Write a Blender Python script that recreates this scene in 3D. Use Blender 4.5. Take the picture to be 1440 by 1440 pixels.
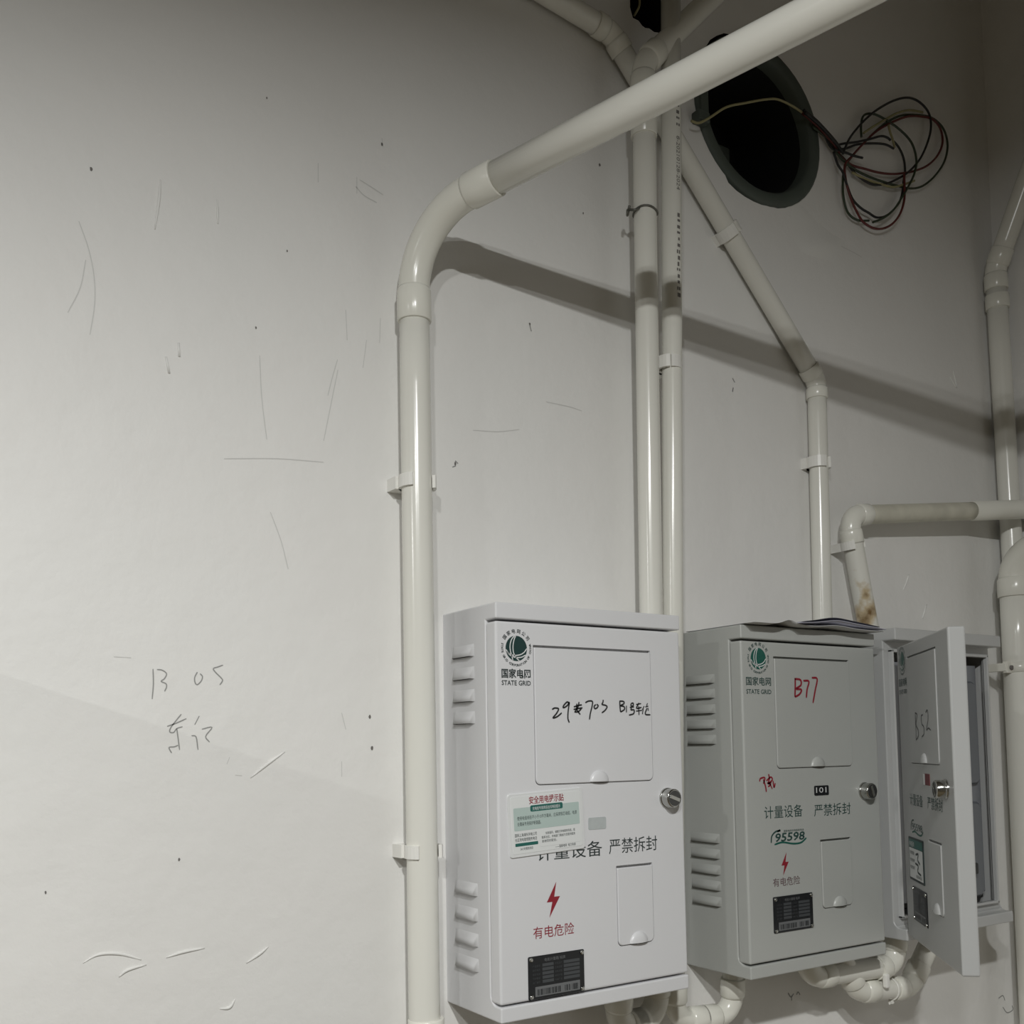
import bpy, bmesh, math, random
from mathutils import Vector, Matrix, Quaternion

for o in list(bpy.data.objects):
    bpy.data.objects.remove(o, do_unlink=True)
scene = bpy.context.scene
COL = scene.collection
random.seed(4)

# ------------------------------------------------------------------ camera
cam_d = bpy.data.cameras.new('camera')
cam_d.sensor_fit = 'HORIZONTAL'
cam_d.sensor_width = 36.0
cam_d.lens = 36.0 * 1413.7 / 1440.0
cam_d.shift_y = 239.76 / 1440.0
cam_d.clip_start = 0.02
cam = bpy.data.objects.new('camera', cam_d)
COL.objects.link(cam)
yaw, pitch, roll = 0.5738, 0.0649, -0.0161
fw = Vector((math.sin(yaw) * math.cos(pitch), math.cos(yaw) * math.cos(pitch), math.sin(pitch)))
rt = Vector((math.cos(yaw), -math.sin(yaw), 0))
up = rt.cross(fw)
rt2 = rt * math.cos(roll) + up * math.sin(roll)
up2 = up * math.cos(roll) - rt * math.sin(roll)
cam.matrix_world = Matrix(((rt2.x, up2.x, -fw.x, -0.5735), (rt2.y, up2.y, -fw.y, -1.0357),
                           (rt2.z, up2.z, -fw.z, 1.5913), (0, 0, 0, 1)))
scene.camera = cam

# ------------------------------------------------------------------ world, lamps, exposure
world = bpy.data.worlds.new('world')
scene.world = world
world.use_nodes = True
world.node_tree.nodes['Background'].inputs[0].default_value = (0.9, 0.95, 1.0, 1)
world.node_tree.nodes['Background'].inputs[1].default_value = 0.0
scene.view_settings.view_transform = 'Standard'
scene.view_settings.look = 'None'
scene.view_settings.gamma = 1.0
scene.view_settings.use_curve_mapping = False
scene.view_settings.exposure = 0.0


def ceiling_lamp(name, loc, aim, energy, size):
    """round downlight facing along aim"""
    d = bpy.data.lights.new(name, 'AREA')
    d.shape = 'DISK'
    d.size = size
    d.energy = energy
    d.color = (0.99, 1.0, 0.98)
    o = bpy.data.objects.new(name, d)
    o.location = loc
    o.rotation_euler = Vector(aim).to_track_quat('-Z', 'Y').to_euler()
    COL.objects.link(o)
    return o


ceiling_lamp('ceiling_lamp', (-0.95, -1.38, 2.360), (0.14, 0.045, -1), 11.8, 0.07)
ceiling_lamp('ceiling_lamp', (-0.56, -1.38, 2.380), (0.14, 0.045, -1), 22.5, 0.07)
ceiling_lamp('ceiling_lamp', (-2.60, -1.20, 2.390), (-0.02, 0.0, -1), 27, 0.10)

GRAFFITI = [[(-0.3311,1.6758),(-0.3306,1.661),(-0.3317,1.6456)],[(-0.3273,1.6753),(-0.3223,1.6748),(-0.3179,1.6714),(-0.3198,1.6664),(-0.3231,1.6635),(-0.3185,1.6613),(-0.3178,1.658),(-0.3197,1.6535)],[(-0.2872,1.6738),(-0.2898,1.6684),(-0.2895,1.6632),(-0.2872,1.6609),(-0.2833,1.6647),(-0.282,1.6693),(-0.2844,1.6723)],[(-0.2609,1.6818),(-0.2662,1.6797),(-0.2708,1.6779),(-0.2688,1.6743),(-0.2622,1.6678),(-0.2615,1.6651),(-0.2642,1.6611)],[(-0.3031,1.6306),(-0.3075,1.6251),(-0.3132,1.6174),(-0.3144,1.6129),(-0.3106,1.6122),(-0.3075,1.6161),(-0.3018,1.618)],[(-0.317,1.6184),(-0.3088,1.6213),(-0.298,1.6262)],[(-0.3075,1.6161),(-0.3062,1.607),(-0.3046,1.5947)],[(-0.3061,1.5993),(-0.3099,1.5978),(-0.315,1.5971),(-0.3124,1.5916)],[(-0.2851,1.6289),(-0.2896,1.62)],[(-0.2928,1.6089),(-0.2882,1.6075),(-0.2862,1.5945)],[(-0.2824,1.6154),(-0.272,1.6173),(-0.2785,1.6081),(-0.2745,1.6022)],[(-0.3683,1.6867),(-0.352,1.6863)]]
CRACKS = [[(-0.405,2.1174),(-0.3957,2.0916),(-0.3903,2.0647),(-0.3895,2.0367),(-0.3935,2.0049)],[(-0.3982,2.0797),(-0.4029,2.0504),(-0.414,2.0227)],[(-0.1068,2.2535),(-0.1069,2.2336)],[(-0.1033,2.2512),(-0.0893,2.2471),(-0.0734,2.2418)],[(-0.1215,2.0923),(-0.12,2.0571)],[(-0.1319,2.0322),(-0.1387,2.0085),(-0.1437,1.9885)],[(-0.0782,2.0923),(-0.0795,2.0624)],[(-0.096,2.0622),(-0.1007,2.0287)],[(-0.1542,2.2553),(-0.1543,2.2326)],[(-0.0746,2.3106),(-0.0729,2.301)],[(-0.2603,1.8997),(-0.2023,1.9081),(-0.149,1.9118)],[(-0.222,2.0185),(-0.2196,1.9719),(-0.2141,1.9275)],[(-0.1489,1.936),(-0.1403,1.9779),(-0.1315,2.0204)],[(0.0449,1.9792),(0.0809,1.9832),(0.1127,1.991)],[(-0.2102,1.8486),(-0.1984,1.8188),(-0.1904,1.7885)],[(-0.129,1.6329),(-0.1242,1.6145)],[(-0.1293,1.5795),(-0.1294,1.5628)],[(-0.2537,1.5864),(-0.2566,1.5793)],[(-0.2479,1.5677),(-0.2406,1.5669)],[(0.4907,2.1286),(0.4963,2.1233)],[(0.4916,2.1149),(0.4898,2.1082)],[(0.155,2.0341),(0.1911,2.0339),(0.2119,2.0318)],[(-0.1084,2.2419),(-0.0977,2.234),(-0.0815,2.2301)],[(0.7421,2.3972),(0.7771,2.3944),(0.7985,2.3915)],[(0.7168,2.4082),(0.7421,2.3972)]]
SMUDGE = [[(0.5647,1.2298),(0.5703,1.2228),(0.5766,1.227)],[(0.5719,1.2247),(0.5716,1.2176)],[(0.5825,1.2242),(0.5857,1.2278),(0.59,1.2231)],[(1.0868,1.1455),(1.0999,1.1484),(1.1056,1.1391)],[(1.0983,1.1292),(1.1103,1.1177),(1.1278,1.1199),(1.1263,1.1275)],[(0.4907,2.1286),(0.4948,2.123)],[(0.4916,2.1149),(0.4898,2.1082)],[(0.0194,1.9376),(0.0233,1.9346)],[(0.0154,1.9292),(0.0203,1.9316)],[(0.1307,2.1328),(0.1338,2.1223)]]
DOTS = [(-0.1909,2.1431),(-0.2261,2.0484),(-0.214,2.311),(-0.3943,2.174),(-0.3046,1.4851),(-0.0951,1.6287),(0.0194,1.9341),(0.1317,2.1312),(0.2212,2.3031),(-0.4267,1.4635),(-0.0927,1.5935),(0.2509,2.3794),(-0.0745,2.3032)]
RIDGES = [[(-0.3933,1.3942),(-0.3835,1.3994),(-0.3736,1.4008),(-0.3609,1.399),(-0.3507,1.3953),(-0.3403,1.3906)],[(-0.3607,1.3769),(-0.3532,1.3824),(-0.3351,1.3854)],[(-0.3167,1.3898),(-0.3006,1.3932),(-0.2786,1.3946)],[(-0.2318,1.5643),(-0.2155,1.5769),(-0.1942,1.5912)],[(-0.236,1.3741),(-0.2214,1.3821),(-0.2125,1.3882)],[(-0.2631,1.332),(-0.2532,1.3319),(-0.2475,1.3394)],[(-0.2684,2.1798),(-0.268,2.1662),(-0.2674,2.1527)],[(-0.3323,2.1288),(-0.3283,2.1623),(-0.3271,2.1834)],[(-0.3079,2.0145),(-0.307,2.0)],[(-0.3204,1.9973),(-0.317,1.9806)],[(0.8708,1.8416),(0.8812,1.8567),(0.8877,1.8691)],[(0.9191,1.7969),(0.9325,1.8218)],[(1.0283,2.2332),(1.0459,2.2172),(1.0377,2.2479)]]
WIRES = [('black',[(0.6814,-0.006,2.5789),(0.6979,-0.0064,2.5756),(0.7119,-0.0069,2.5678),(0.7233,-0.0073,2.5574),(0.7374,-0.0077,2.5477),(0.7543,-0.0082,2.5405),(0.7761,-0.0086,2.526),(0.8014,-0.009,2.5193),(0.8275,-0.0095,2.5198),(0.8603,-0.0099,2.5321),(0.8943,-0.0103,2.5522),(0.9234,-0.0108,2.5738),(0.9538,-0.0112,2.6055),(0.9763,-0.0117,2.6426),(0.9866,-0.0121,2.6723),(0.9817,-0.0125,2.6951),(0.9582,-0.013,2.7057),(0.9256,-0.0134,2.7035),(0.887,-0.0138,2.686),(0.846,-0.0143,2.6587),(0.8142,-0.0147,2.6331),(0.7828,-0.0151,2.6026),(0.7572,-0.0156,2.5727),(0.7396,-0.016,2.5423)]),('red',[(0.6801,-0.008,2.5748),(0.6969,-0.0082,2.5708),(0.7124,-0.0084,2.5637),(0.7253,-0.0085,2.5521),(0.746,-0.0087,2.5411),(0.7712,-0.0089,2.5366),(0.8026,-0.0091,2.5401),(0.8374,-0.0093,2.5444),(0.8732,-0.0095,2.5526),(0.9074,-0.0096,2.5648),(0.9425,-0.0098,2.5802),(0.9757,-0.01,2.5998),(1.0041,-0.0102,2.6257),(1.0209,-0.0104,2.6539),(1.0178,-0.0105,2.6778),(0.9958,-0.0107,2.6895),(0.9595,-0.0109,2.6828),(0.9237,-0.0111,2.6705),(0.8882,-0.0113,2.6509),(0.8533,-0.0115,2.6281),(0.8246,-0.0116,2.6058),(0.7961,-0.0118,2.5785),(0.7681,-0.012,2.5499),(0.7486,-0.0122,2.5279),(0.7495,-0.0124,2.5019),(0.7581,-0.0125,2.4782),(0.7746,-0.0127,2.4549),(0.7918,-0.0129,2.4421),(0.8233,-0.0131,2.4409),(0.8564,-0.0133,2.4553),(0.8825,-0.0135,2.4797),(0.8982,-0.0136,2.5096),(0.9011,-0.0138,2.536),(0.901,-0.014,2.5598)]),('green',[(0.6751,-0.01,2.5703),(0.6957,-0.01,2.566),(0.7128,-0.0099,2.5595),(0.7272,-0.0099,2.5485),(0.7469,-0.0099,2.5373),(0.7801,-0.0098,2.5301),(0.8116,-0.0098,2.5291),(0.8495,-0.0097,2.5317),(0.8829,-0.0097,2.5353),(0.9228,-0.0097,2.5418),(0.9586,-0.0096,2.5571),(0.9962,-0.0096,2.5874),(1.026,-0.0096,2.6233),(1.0376,-0.0095,2.6559),(1.0302,-0.0095,2.6805),(1.0098,-0.0095,2.691),(0.9829,-0.0094,2.6915),(0.9441,-0.0094,2.6812),(0.9089,-0.0094,2.6683),(0.8739,-0.0093,2.6472),(0.8393,-0.0093,2.6192),(0.8051,-0.0092,2.5864),(0.7772,-0.0092,2.5578),(0.7523,-0.0092,2.5271),(0.7455,-0.0091,2.4971),(0.7467,-0.0091,2.4713),(0.7558,-0.0091,2.4512),(0.7787,-0.009,2.4455),(0.8081,-0.009,2.4528)]),('black',[(0.6789,-0.008,2.5761),(0.6928,-0.0085,2.571),(0.7066,-0.009,2.5632),(0.7227,-0.0095,2.549),(0.7531,-0.01,2.5585),(0.7845,-0.0105,2.5754),(0.8244,-0.011,2.5899),(0.8569,-0.0115,2.5983),(0.8782,-0.012,2.5977)]),('black',[(0.7211,-0.012,2.5515),(0.7501,-0.0127,2.5649),(0.781,-0.0133,2.5772),(0.8154,-0.014,2.5934),(0.8422,-0.0147,2.6064),(0.8578,-0.0153,2.6084),(0.865,-0.016,2.6059)]),('black',[(0.722,-0.014,2.5447),(0.7492,-0.0147,2.5478),(0.769,-0.0153,2.5485),(0.7891,-0.016,2.551)]),('black',[(0.7193,-0.014,2.5404),(0.7288,-0.0136,2.5228),(0.7414,-0.0132,2.513),(0.7488,-0.0128,2.4997),(0.7633,-0.0124,2.4763),(0.784,-0.012,2.4667),(0.8054,-0.0116,2.4641),(0.8271,-0.0112,2.4625),(0.8555,-0.0108,2.4751),(0.8854,-0.0104,2.502),(0.8986,-0.01,2.5243),(0.9049,-0.0096,2.5485),(0.9112,-0.0092,2.5709),(0.9089,-0.0088,2.5925),(0.8977,-0.0084,2.6077),(0.8847,-0.008,2.6147)]),('green',[(0.7966,-0.01,2.5921),(0.7958,-0.0104,2.6095),(0.8003,-0.0108,2.6269),(0.811,-0.0112,2.6366),(0.8323,-0.0116,2.6428),(0.859,-0.012,2.6425),(0.8942,-0.0124,2.6376),(0.9213,-0.0128,2.6278),(0.9341,-0.0132,2.6131),(0.9379,-0.0136,2.5917),(0.93,-0.014,2.5687),(0.9135,-0.0144,2.5431),(0.8913,-0.0148,2.5144),(0.8667,-0.0152,2.4853),(0.8374,-0.0156,2.4624),(0.8092,-0.016,2.4472)]),('yellow',[(0.769,-0.01,2.5231),(0.8001,-0.0102,2.5218),(0.832,-0.0104,2.5242),(0.873,-0.0106,2.5292),(0.9043,-0.0108,2.5431),(0.9335,-0.011,2.5583)]),('yellow',[(0.7997,-0.012,2.5992),(0.8249,-0.012,2.6183),(0.859,-0.012,2.6425),(0.8909,-0.012,2.6644),(0.9261,-0.012,2.682),(0.9644,-0.012,2.6914)]),('yellow',[(0.864,-0.014,2.634),(0.8674,-0.014,2.6223),(0.8736,-0.014,2.6116),(0.8783,-0.014,2.5985)])]
OVERWIRE = [(0.4057,-0.018,2.4839),(0.421,-0.0175,2.4863),(0.4439,-0.017,2.5026),(0.4789,-0.0165,2.5307),(0.5203,-0.016,2.5518),(0.5631,-0.0155,2.5724),(0.5914,-0.015,2.5826),(0.6199,-0.0145,2.5839),(0.6455,-0.014,2.5817),(0.6714,-0.0135,2.576),(0.6912,-0.013,2.5692),(0.7176,-0.0125,2.5574),(0.7344,-0.012,2.5469)]
HOLE2 = [(0.3136,2.6821),(0.3119,2.6288),(0.3167,2.615),(0.3271,2.6149),(0.3334,2.6101),(0.3386,2.6089),(0.3466,2.611),(0.3559,2.6093),(0.3734,2.614),(0.3833,2.6254),(0.3863,2.713)]
HAND1 = [[(0.072,-0.1167),(0.0754,-0.1151),(0.08,-0.1154),(0.0806,-0.1171),(0.0776,-0.1214),(0.0729,-0.1261),(0.0787,-0.1247),(0.0851,-0.1204)],[(0.0953,-0.1099),(0.093,-0.108),(0.0882,-0.1119),(0.0872,-0.1144),(0.0905,-0.1137),(0.0947,-0.1104),(0.0959,-0.1085),(0.0941,-0.118),(0.0935,-0.1265),(0.0953,-0.1314)],[(0.102,-0.1136),(0.1094,-0.1117),(0.1135,-0.1112)],[(0.1016,-0.1165),(0.1069,-0.1155),(0.1143,-0.1145)],[(0.1095,-0.1078),(0.1081,-0.1131),(0.1033,-0.1193)],[(0.1064,-0.1098),(0.1063,-0.1165),(0.1109,-0.1222)],[(0.1027,-0.1193),(0.108,-0.119),(0.1128,-0.1155)],[(0.1184,-0.1087),(0.1232,-0.1067),(0.1286,-0.1072),(0.1279,-0.1129),(0.1253,-0.1207),(0.1239,-0.1279)],[(0.1334,-0.1105),(0.1309,-0.1129),(0.132,-0.1153),(0.1351,-0.1143),(0.1368,-0.1119),(0.1346,-0.1102)],[(0.1443,-0.105),(0.1438,-0.1079),(0.1425,-0.1104),(0.1474,-0.1113),(0.1498,-0.1132),(0.1466,-0.1172),(0.1419,-0.1201)],[(0.1687,-0.1057),(0.1689,-0.1126),(0.1695,-0.119)],[(0.1687,-0.1062),(0.1743,-0.1066),(0.1749,-0.1091),(0.1698,-0.1116),(0.1748,-0.1125),(0.1753,-0.116),(0.1695,-0.119)],[(0.1786,-0.1115),(0.1783,-0.1194)],[(0.1856,-0.109),(0.1888,-0.1084),(0.1888,-0.1114),(0.1856,-0.1116),(0.1856,-0.109)],[(0.1836,-0.1134),(0.19,-0.1129)],[(0.1861,-0.1139),(0.1854,-0.1164),(0.1899,-0.1164),(0.1891,-0.1208),(0.182,-0.1226)],[(0.1933,-0.1099),(0.201,-0.1088)],[(0.1978,-0.1079),(0.1938,-0.1144),(0.2015,-0.1133)],[(0.1971,-0.1118),(0.1974,-0.1223)],[(0.193,-0.1178),(0.2021,-0.1168)],[(0.2055,-0.1118),(0.2027,-0.1163)],[(0.2041,-0.1148),(0.2026,-0.1213)],[(0.2108,-0.1082),(0.2094,-0.1112)],[(0.2074,-0.1127),(0.212,-0.1117)],[(0.2099,-0.1142),(0.2071,-0.1212),(0.2149,-0.122)],[(0.2113,-0.1137),(0.2118,-0.1172)]]
HAND2 = [[(0.0981,-0.0676),(0.0975,-0.0794),(0.0963,-0.0923)],[(0.0966,-0.068),(0.1081,-0.0693),(0.1086,-0.0763),(0.0988,-0.0814),(0.1094,-0.0822),(0.1057,-0.0882),(0.0963,-0.0923)],[(0.1138,-0.0702),(0.1246,-0.0709),(0.1205,-0.082),(0.1185,-0.093)],[(0.1307,-0.0658),(0.1413,-0.0671),(0.1366,-0.0827),(0.1313,-0.0998)]]
SCRIB2 = [[(0.0263,-0.202),(0.0279,-0.1982),(0.036,-0.1975),(0.033,-0.205)],[(0.0332,-0.1993),(0.0368,-0.209),(0.0379,-0.2157)],[(0.043,-0.1929),(0.0441,-0.1987),(0.0411,-0.2053)],[(0.0385,-0.2014),(0.047,-0.1969),(0.0495,-0.2008),(0.0411,-0.2053),(0.048,-0.2036)],[(0.0439,-0.2035),(0.049,-0.2122)],[(0.0508,-0.2018),(0.0524,-0.2104),(0.0548,-0.2048)],[(0.0398,-0.2043),(0.0465,-0.2064),(0.0415,-0.2091)]]

# ------------------------------------------------------------------ materials
def mat(name, col, rough=0.5, metal=0.0, spec=0.5, var=0.0, vscale=8.0, bump=0.0, bscale=60.0, coat=0.0):
    m = bpy.data.materials.new(name)
    m.use_nodes = True
    nt = m.node_tree
    b = nt.nodes['Principled BSDF']
    b.inputs['Base Color'].default_value = (*col, 1)
    b.inputs['Roughness'].default_value = rough
    b.inputs['Metallic'].default_value = metal
    b.inputs['Specular IOR Level'].default_value = spec
    b.inputs['Coat Weight'].default_value = coat
    tc = nt.nodes.new('ShaderNodeTexCoord')
    if var:
        n = nt.nodes.new('ShaderNodeTexNoise')
        n.inputs['Scale'].default_value = vscale
        n.inputs['Detail'].default_value = 6
        r = nt.nodes.new('ShaderNodeMixRGB')
        r.inputs[1].default_value = (*[max(0, c * (1 - var)) for c in col], 1)
        r.inputs[2].default_value = (*[min(1, c * (1 + var)) for c in col], 1)
        nt.links.new(tc.outputs['Object'], n.inputs['Vector'])
        nt.links.new(n.outputs['Fac'], r.inputs[0])
        nt.links.new(r.outputs[0], b.inputs['Base Color'])
    if bump:
        n2 = nt.nodes.new('ShaderNodeTexNoise')
        n2.inputs['Scale'].default_value = bscale
        n2.inputs['Detail'].default_value = 4
        bp = nt.nodes.new('ShaderNodeBump')
        bp.inputs['Strength'].default_value = bump
        bp.inputs['Distance'].default_value = 0.002
        nt.links.new(tc.outputs['Object'], n2.inputs['Vector'])
        nt.links.new(n2.outputs['Fac'], bp.inputs['Height'])
        nt.links.new(bp.outputs[0], b.inputs['Normal'])
    return m


def wall_material():
    m = mat('white_wall_paint', (0.80, 0.795, 0.77), 0.55, spec=0.35)
    nt = m.node_tree
    b = nt.nodes['Principled BSDF']
    tc = nt.nodes.new('ShaderNodeTexCoord')
    # broad tint drift of old paint + small grime specks
    n1 = nt.nodes.new('ShaderNodeTexNoise'); n1.inputs['Scale'].default_value = 3.2; n1.inputs['Detail'].default_value = 5
    mx = nt.nodes.new('ShaderNodeMixRGB')
    mx.inputs[1].default_value = (0.79, 0.79, 0.77, 1)
    mx.inputs[2].default_value = (0.82, 0.80, 0.775, 1)
    n2 = nt.nodes.new('ShaderNodeTexNoise'); n2.inputs['Scale'].default_value = 38; n2.inputs['Detail'].default_value = 8; n2.inputs['Roughness'].default_value = 0.7
    cr = nt.nodes.new('ShaderNodeValToRGB')
    cr.color_ramp.elements[0].position = 0.70; cr.color_ramp.elements[0].color = (0, 0, 0, 1)
    cr.color_ramp.elements[1].position = 0.80; cr.color_ramp.elements[1].color = (1, 1, 1, 1)
    mx2 = nt.nodes.new('ShaderNodeMixRGB'); mx2.inputs[2].default_value = (0.45, 0.44, 0.42, 1)
    ml = nt.nodes.new('ShaderNodeMath'); ml.operation = 'MULTIPLY'; ml.inputs[1].default_value = 0.35
    for n in (n1, n2):
        nt.links.new(tc.outputs['Object'], n.inputs['Vector'])
    nt.links.new(n1.outputs['Fac'], mx.inputs[0])
    nt.links.new(n2.outputs['Fac'], cr.inputs[0])
    nt.links.new(cr.outputs[0], ml.inputs[0])
    nt.links.new(ml.outputs[0], mx2.inputs[0])
    nt.links.new(mx.outputs[0], mx2.inputs[1])
    nt.links.new(mx2.outputs[0], b.inputs['Base Color'])
    # trowel undulation and fine roller texture
    n3 = nt.nodes.new('ShaderNodeTexNoise'); n3.inputs['Scale'].default_value = 7; n3.inputs['Detail'].default_value = 7; n3.inputs['Roughness'].default_value = 0.55
    n4 = nt.nodes.new('ShaderNodeTexNoise'); n4.inputs['Scale'].default_value = 70; n4.inputs['Detail'].default_value = 5
    b1 = nt.nodes.new('ShaderNodeBump'); b1.inputs['Strength'].default_value = 0.8; b1.inputs['Distance'].default_value = 0.006
    b2 = nt.nodes.new('ShaderNodeBump'); b2.inputs['Strength'].default_value = 0.25; b2.inputs['Distance'].default_value = 0.0008
    for n in (n3, n4):
        nt.links.new(tc.outputs['Object'], n.inputs['Vector'])
    nt.links.new(n3.outputs['Fac'], b1.inputs['Height'])
    nt.links.new(n4.outputs['Fac'], b2.inputs['Height'])
    nt.links.new(b1.outputs[0], b2.inputs['Normal'])
    nt.links.new(b2.outputs[0], b.inputs['Normal'])
    return m


def stained_pipe_material():
    m = mat('pvc_with_rust_stain', (0.74, 0.73, 0.67), 0.35)
    nt = m.node_tree
    b = nt.nodes['Principled BSDF']
    tc = nt.nodes.new('ShaderNodeTexCoord')
    n = nt.nodes.new('ShaderNodeTexNoise'); n.inputs['Scale'].default_value = 34; n.inputs['Detail'].default_value = 6
    cr = nt.nodes.new('ShaderNodeValToRGB')
    cr.color_ramp.elements[0].position = 0.40; cr.color_ramp.elements[0].color = (0.74, 0.73, 0.67, 1)
    cr.color_ramp.elements[1].position = 0.68; cr.color_ramp.elements[1].color = (0.16, 0.09, 0.03, 1)
    e = cr.color_ramp.elements.new(0.54); e.color = (0.52, 0.42, 0.27, 1)
    sep = nt.nodes.new('ShaderNodeSeparateXYZ')
    mr = nt.nodes.new('ShaderNodeMapRange')
    mr.inputs['From Min'].default_value = 1.80; mr.inputs['From Max'].default_value = 1.86
    mr.inputs['To Min'].default_value = 0.02; mr.inputs['To Max'].default_value = -0.30
    ad = nt.nodes.new('ShaderNodeMath'); ad.operation = 'ADD'
    nt.links.new(tc.outputs['Object'], n.inputs['Vector'])
    geo = nt.nodes.new('ShaderNodeNewGeometry')
    nt.links.new(geo.outputs['Position'], sep.inputs[0])
    nt.links.new(sep.outputs['Z'], mr.inputs['Value'])
    nt.links.new(n.outputs['Fac'], ad.inputs[0])
    nt.links.new(mr.outputs[0], ad.inputs[1])
    nt.links.new(ad.outputs[0], cr.inputs[0])
    nt.links.new(cr.outputs[0], b.inputs['Base Color'])
    return m


M = {}
M['wall'] = wall_material()
M['ridge'] = mat('wall_plaster_ridge', (0.80, 0.795, 0.77), 0.55, spec=0.35)
M['ceil'] = mat('ceiling_paint', (0.26, 0.24, 0.20), 0.8, var=0.06, bump=0.2)
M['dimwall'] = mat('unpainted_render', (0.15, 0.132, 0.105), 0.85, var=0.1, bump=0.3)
M['floor'] = mat('concrete_floor', (0.12, 0.094, 0.055), 0.85, var=0.15, bump=0.4)
M['pvc'] = mat('white_pvc', (0.76, 0.75, 0.69), 0.19, var=0.02, vscale=20, bump=0.03, bscale=40)
M['pvc_fit'] = mat('white_pvc_fitting', (0.78, 0.77, 0.70), 0.22, var=0.02, vscale=20)
M['pvc_dirty'] = mat('dusty_pvc', (0.58, 0.56, 0.47), 0.45, var=0.3, vscale=30)
M['pvc_stain'] = stained_pipe_material()
M['clip'] = mat('white_plastic_clip', (0.82, 0.81, 0.77), 0.35)
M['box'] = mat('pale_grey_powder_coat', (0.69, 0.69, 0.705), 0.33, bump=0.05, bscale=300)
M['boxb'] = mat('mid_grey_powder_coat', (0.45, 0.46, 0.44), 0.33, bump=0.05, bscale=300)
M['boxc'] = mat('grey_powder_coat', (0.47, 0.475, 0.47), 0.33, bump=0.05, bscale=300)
M['slot'] = mat('louver_slot_dark', (0.02, 0.02, 0.02), 0.8)
M['chrome'] = mat('chrome', (0.50, 0.50, 0.48), 0.14, metal=1.0)
M['lock_reflection'] = mat('lock_dark_reflection', (0.10, 0.10, 0.10), 0.3, metal=0.8)  # dark tone stands in for the room mirrored in the chrome
M['black'] = mat('black_anodised_plate', (0.008, 0.009, 0.011), 0.28)
M['plategrey'] = mat('engraved_grey', (0.055, 0.06, 0.065), 0.35)
M['platepale'] = mat('plate_number_strip', (0.15, 0.155, 0.16), 0.4)
M['green_dk'] = mat('dark_green_print', (0.010, 0.040, 0.038), 0.4)
M['green'] = mat('green_print', (0.008, 0.10, 0.075), 0.4)
M['textblack'] = mat('black_green_print', (0.020, 0.032, 0.032), 0.4)
M['textgreen'] = mat('deep_green_print', (0.020, 0.060, 0.052), 0.4)
M['red'] = mat('red_print', (0.27, 0.012, 0.026), 0.4)
M['redgrey'] = mat('faded_dark_print', (0.13, 0.075, 0.08), 0.5)
M['redpen'] = mat('red_marker', (0.27, 0.015, 0.03), 0.5)
M['pen'] = mat('black_marker', (0.016, 0.017, 0.018), 0.4)
M['pencil'] = mat('pencil_on_wall', (0.30, 0.30, 0.29), 0.6)
M['scuff'] = mat('scuff_on_wall', (0.63, 0.625, 0.605), 0.6)
M['speck'] = mat('dark_speck', (0.16, 0.15, 0.14), 0.7)
M['sheet'] = mat('sticker_white', (0.72, 0.735, 0.73), 0.3)
M['mint'] = mat('sticker_mint', (0.45, 0.55, 0.52), 0.35)
M['sticker_green'] = mat('sticker_green', (0.015, 0.12, 0.10), 0.35)
M['label_grey'] = mat('worn_grey_label', (0.46, 0.49, 0.49), 0.5, var=0.12, vscale=120)
M['film'] = mat('white_border', (0.70, 0.71, 0.71), 0.4)
M['paper'] = mat('white_paper', (0.70, 0.70, 0.70), 0.7, var=0.03)
M['paperdark'] = mat('dark_printed_paper', (0.035, 0.035, 0.05), 0.5)
M['bluewhite'] = mat('bluish_paper_edge', (0.60, 0.60, 0.72), 0.6)
M['recess'] = mat('dark_green_recess', (0.075, 0.092, 0.078), 0.6, var=0.3, vscale=15)
M['hole_shade'] = mat('hole_shade_black', (0.004, 0.005, 0.005), 0.8, var=0.4, vscale=20)  # near-black stands for deep shade inside the recess and the broken hole
M['core_shade'] = mat('shaded_plaster_core', (0.018, 0.013, 0.010), 0.9, var=0.3, vscale=40, bump=0.6)  # masonry tone taken near black for shade in the openings
M['w_black'] = mat('black_wire', (0.014, 0.014, 0.014), 0.45)
M['w_red'] = mat('red_wire', (0.12, 0.018, 0.015), 0.45)
M['w_green'] = mat('green_wire', (0.03, 0.048, 0.022), 0.45)
M['w_yellow'] = mat('yellow_wire', (0.34, 0.31, 0.16), 0.5)
M['steelwire'] = mat('dull_tie_wire', (0.16, 0.16, 0.14), 0.45, metal=0.6)
M['inner'] = mat('dark_mount_board', (0.22, 0.23, 0.25), 0.4)
M['cover'] = mat('smoky_cover', (0.13, 0.14, 0.155), 0.25)
M['breaker'] = mat('breaker_white', (0.55, 0.55, 0.54), 0.4)
M['yellow'] = mat('yellow_green_wire', (0.45, 0.45, 0.02), 0.4)
M['redtag'] = mat('red_tag', (0.13, 0.008, 0.014), 0.4)


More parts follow.
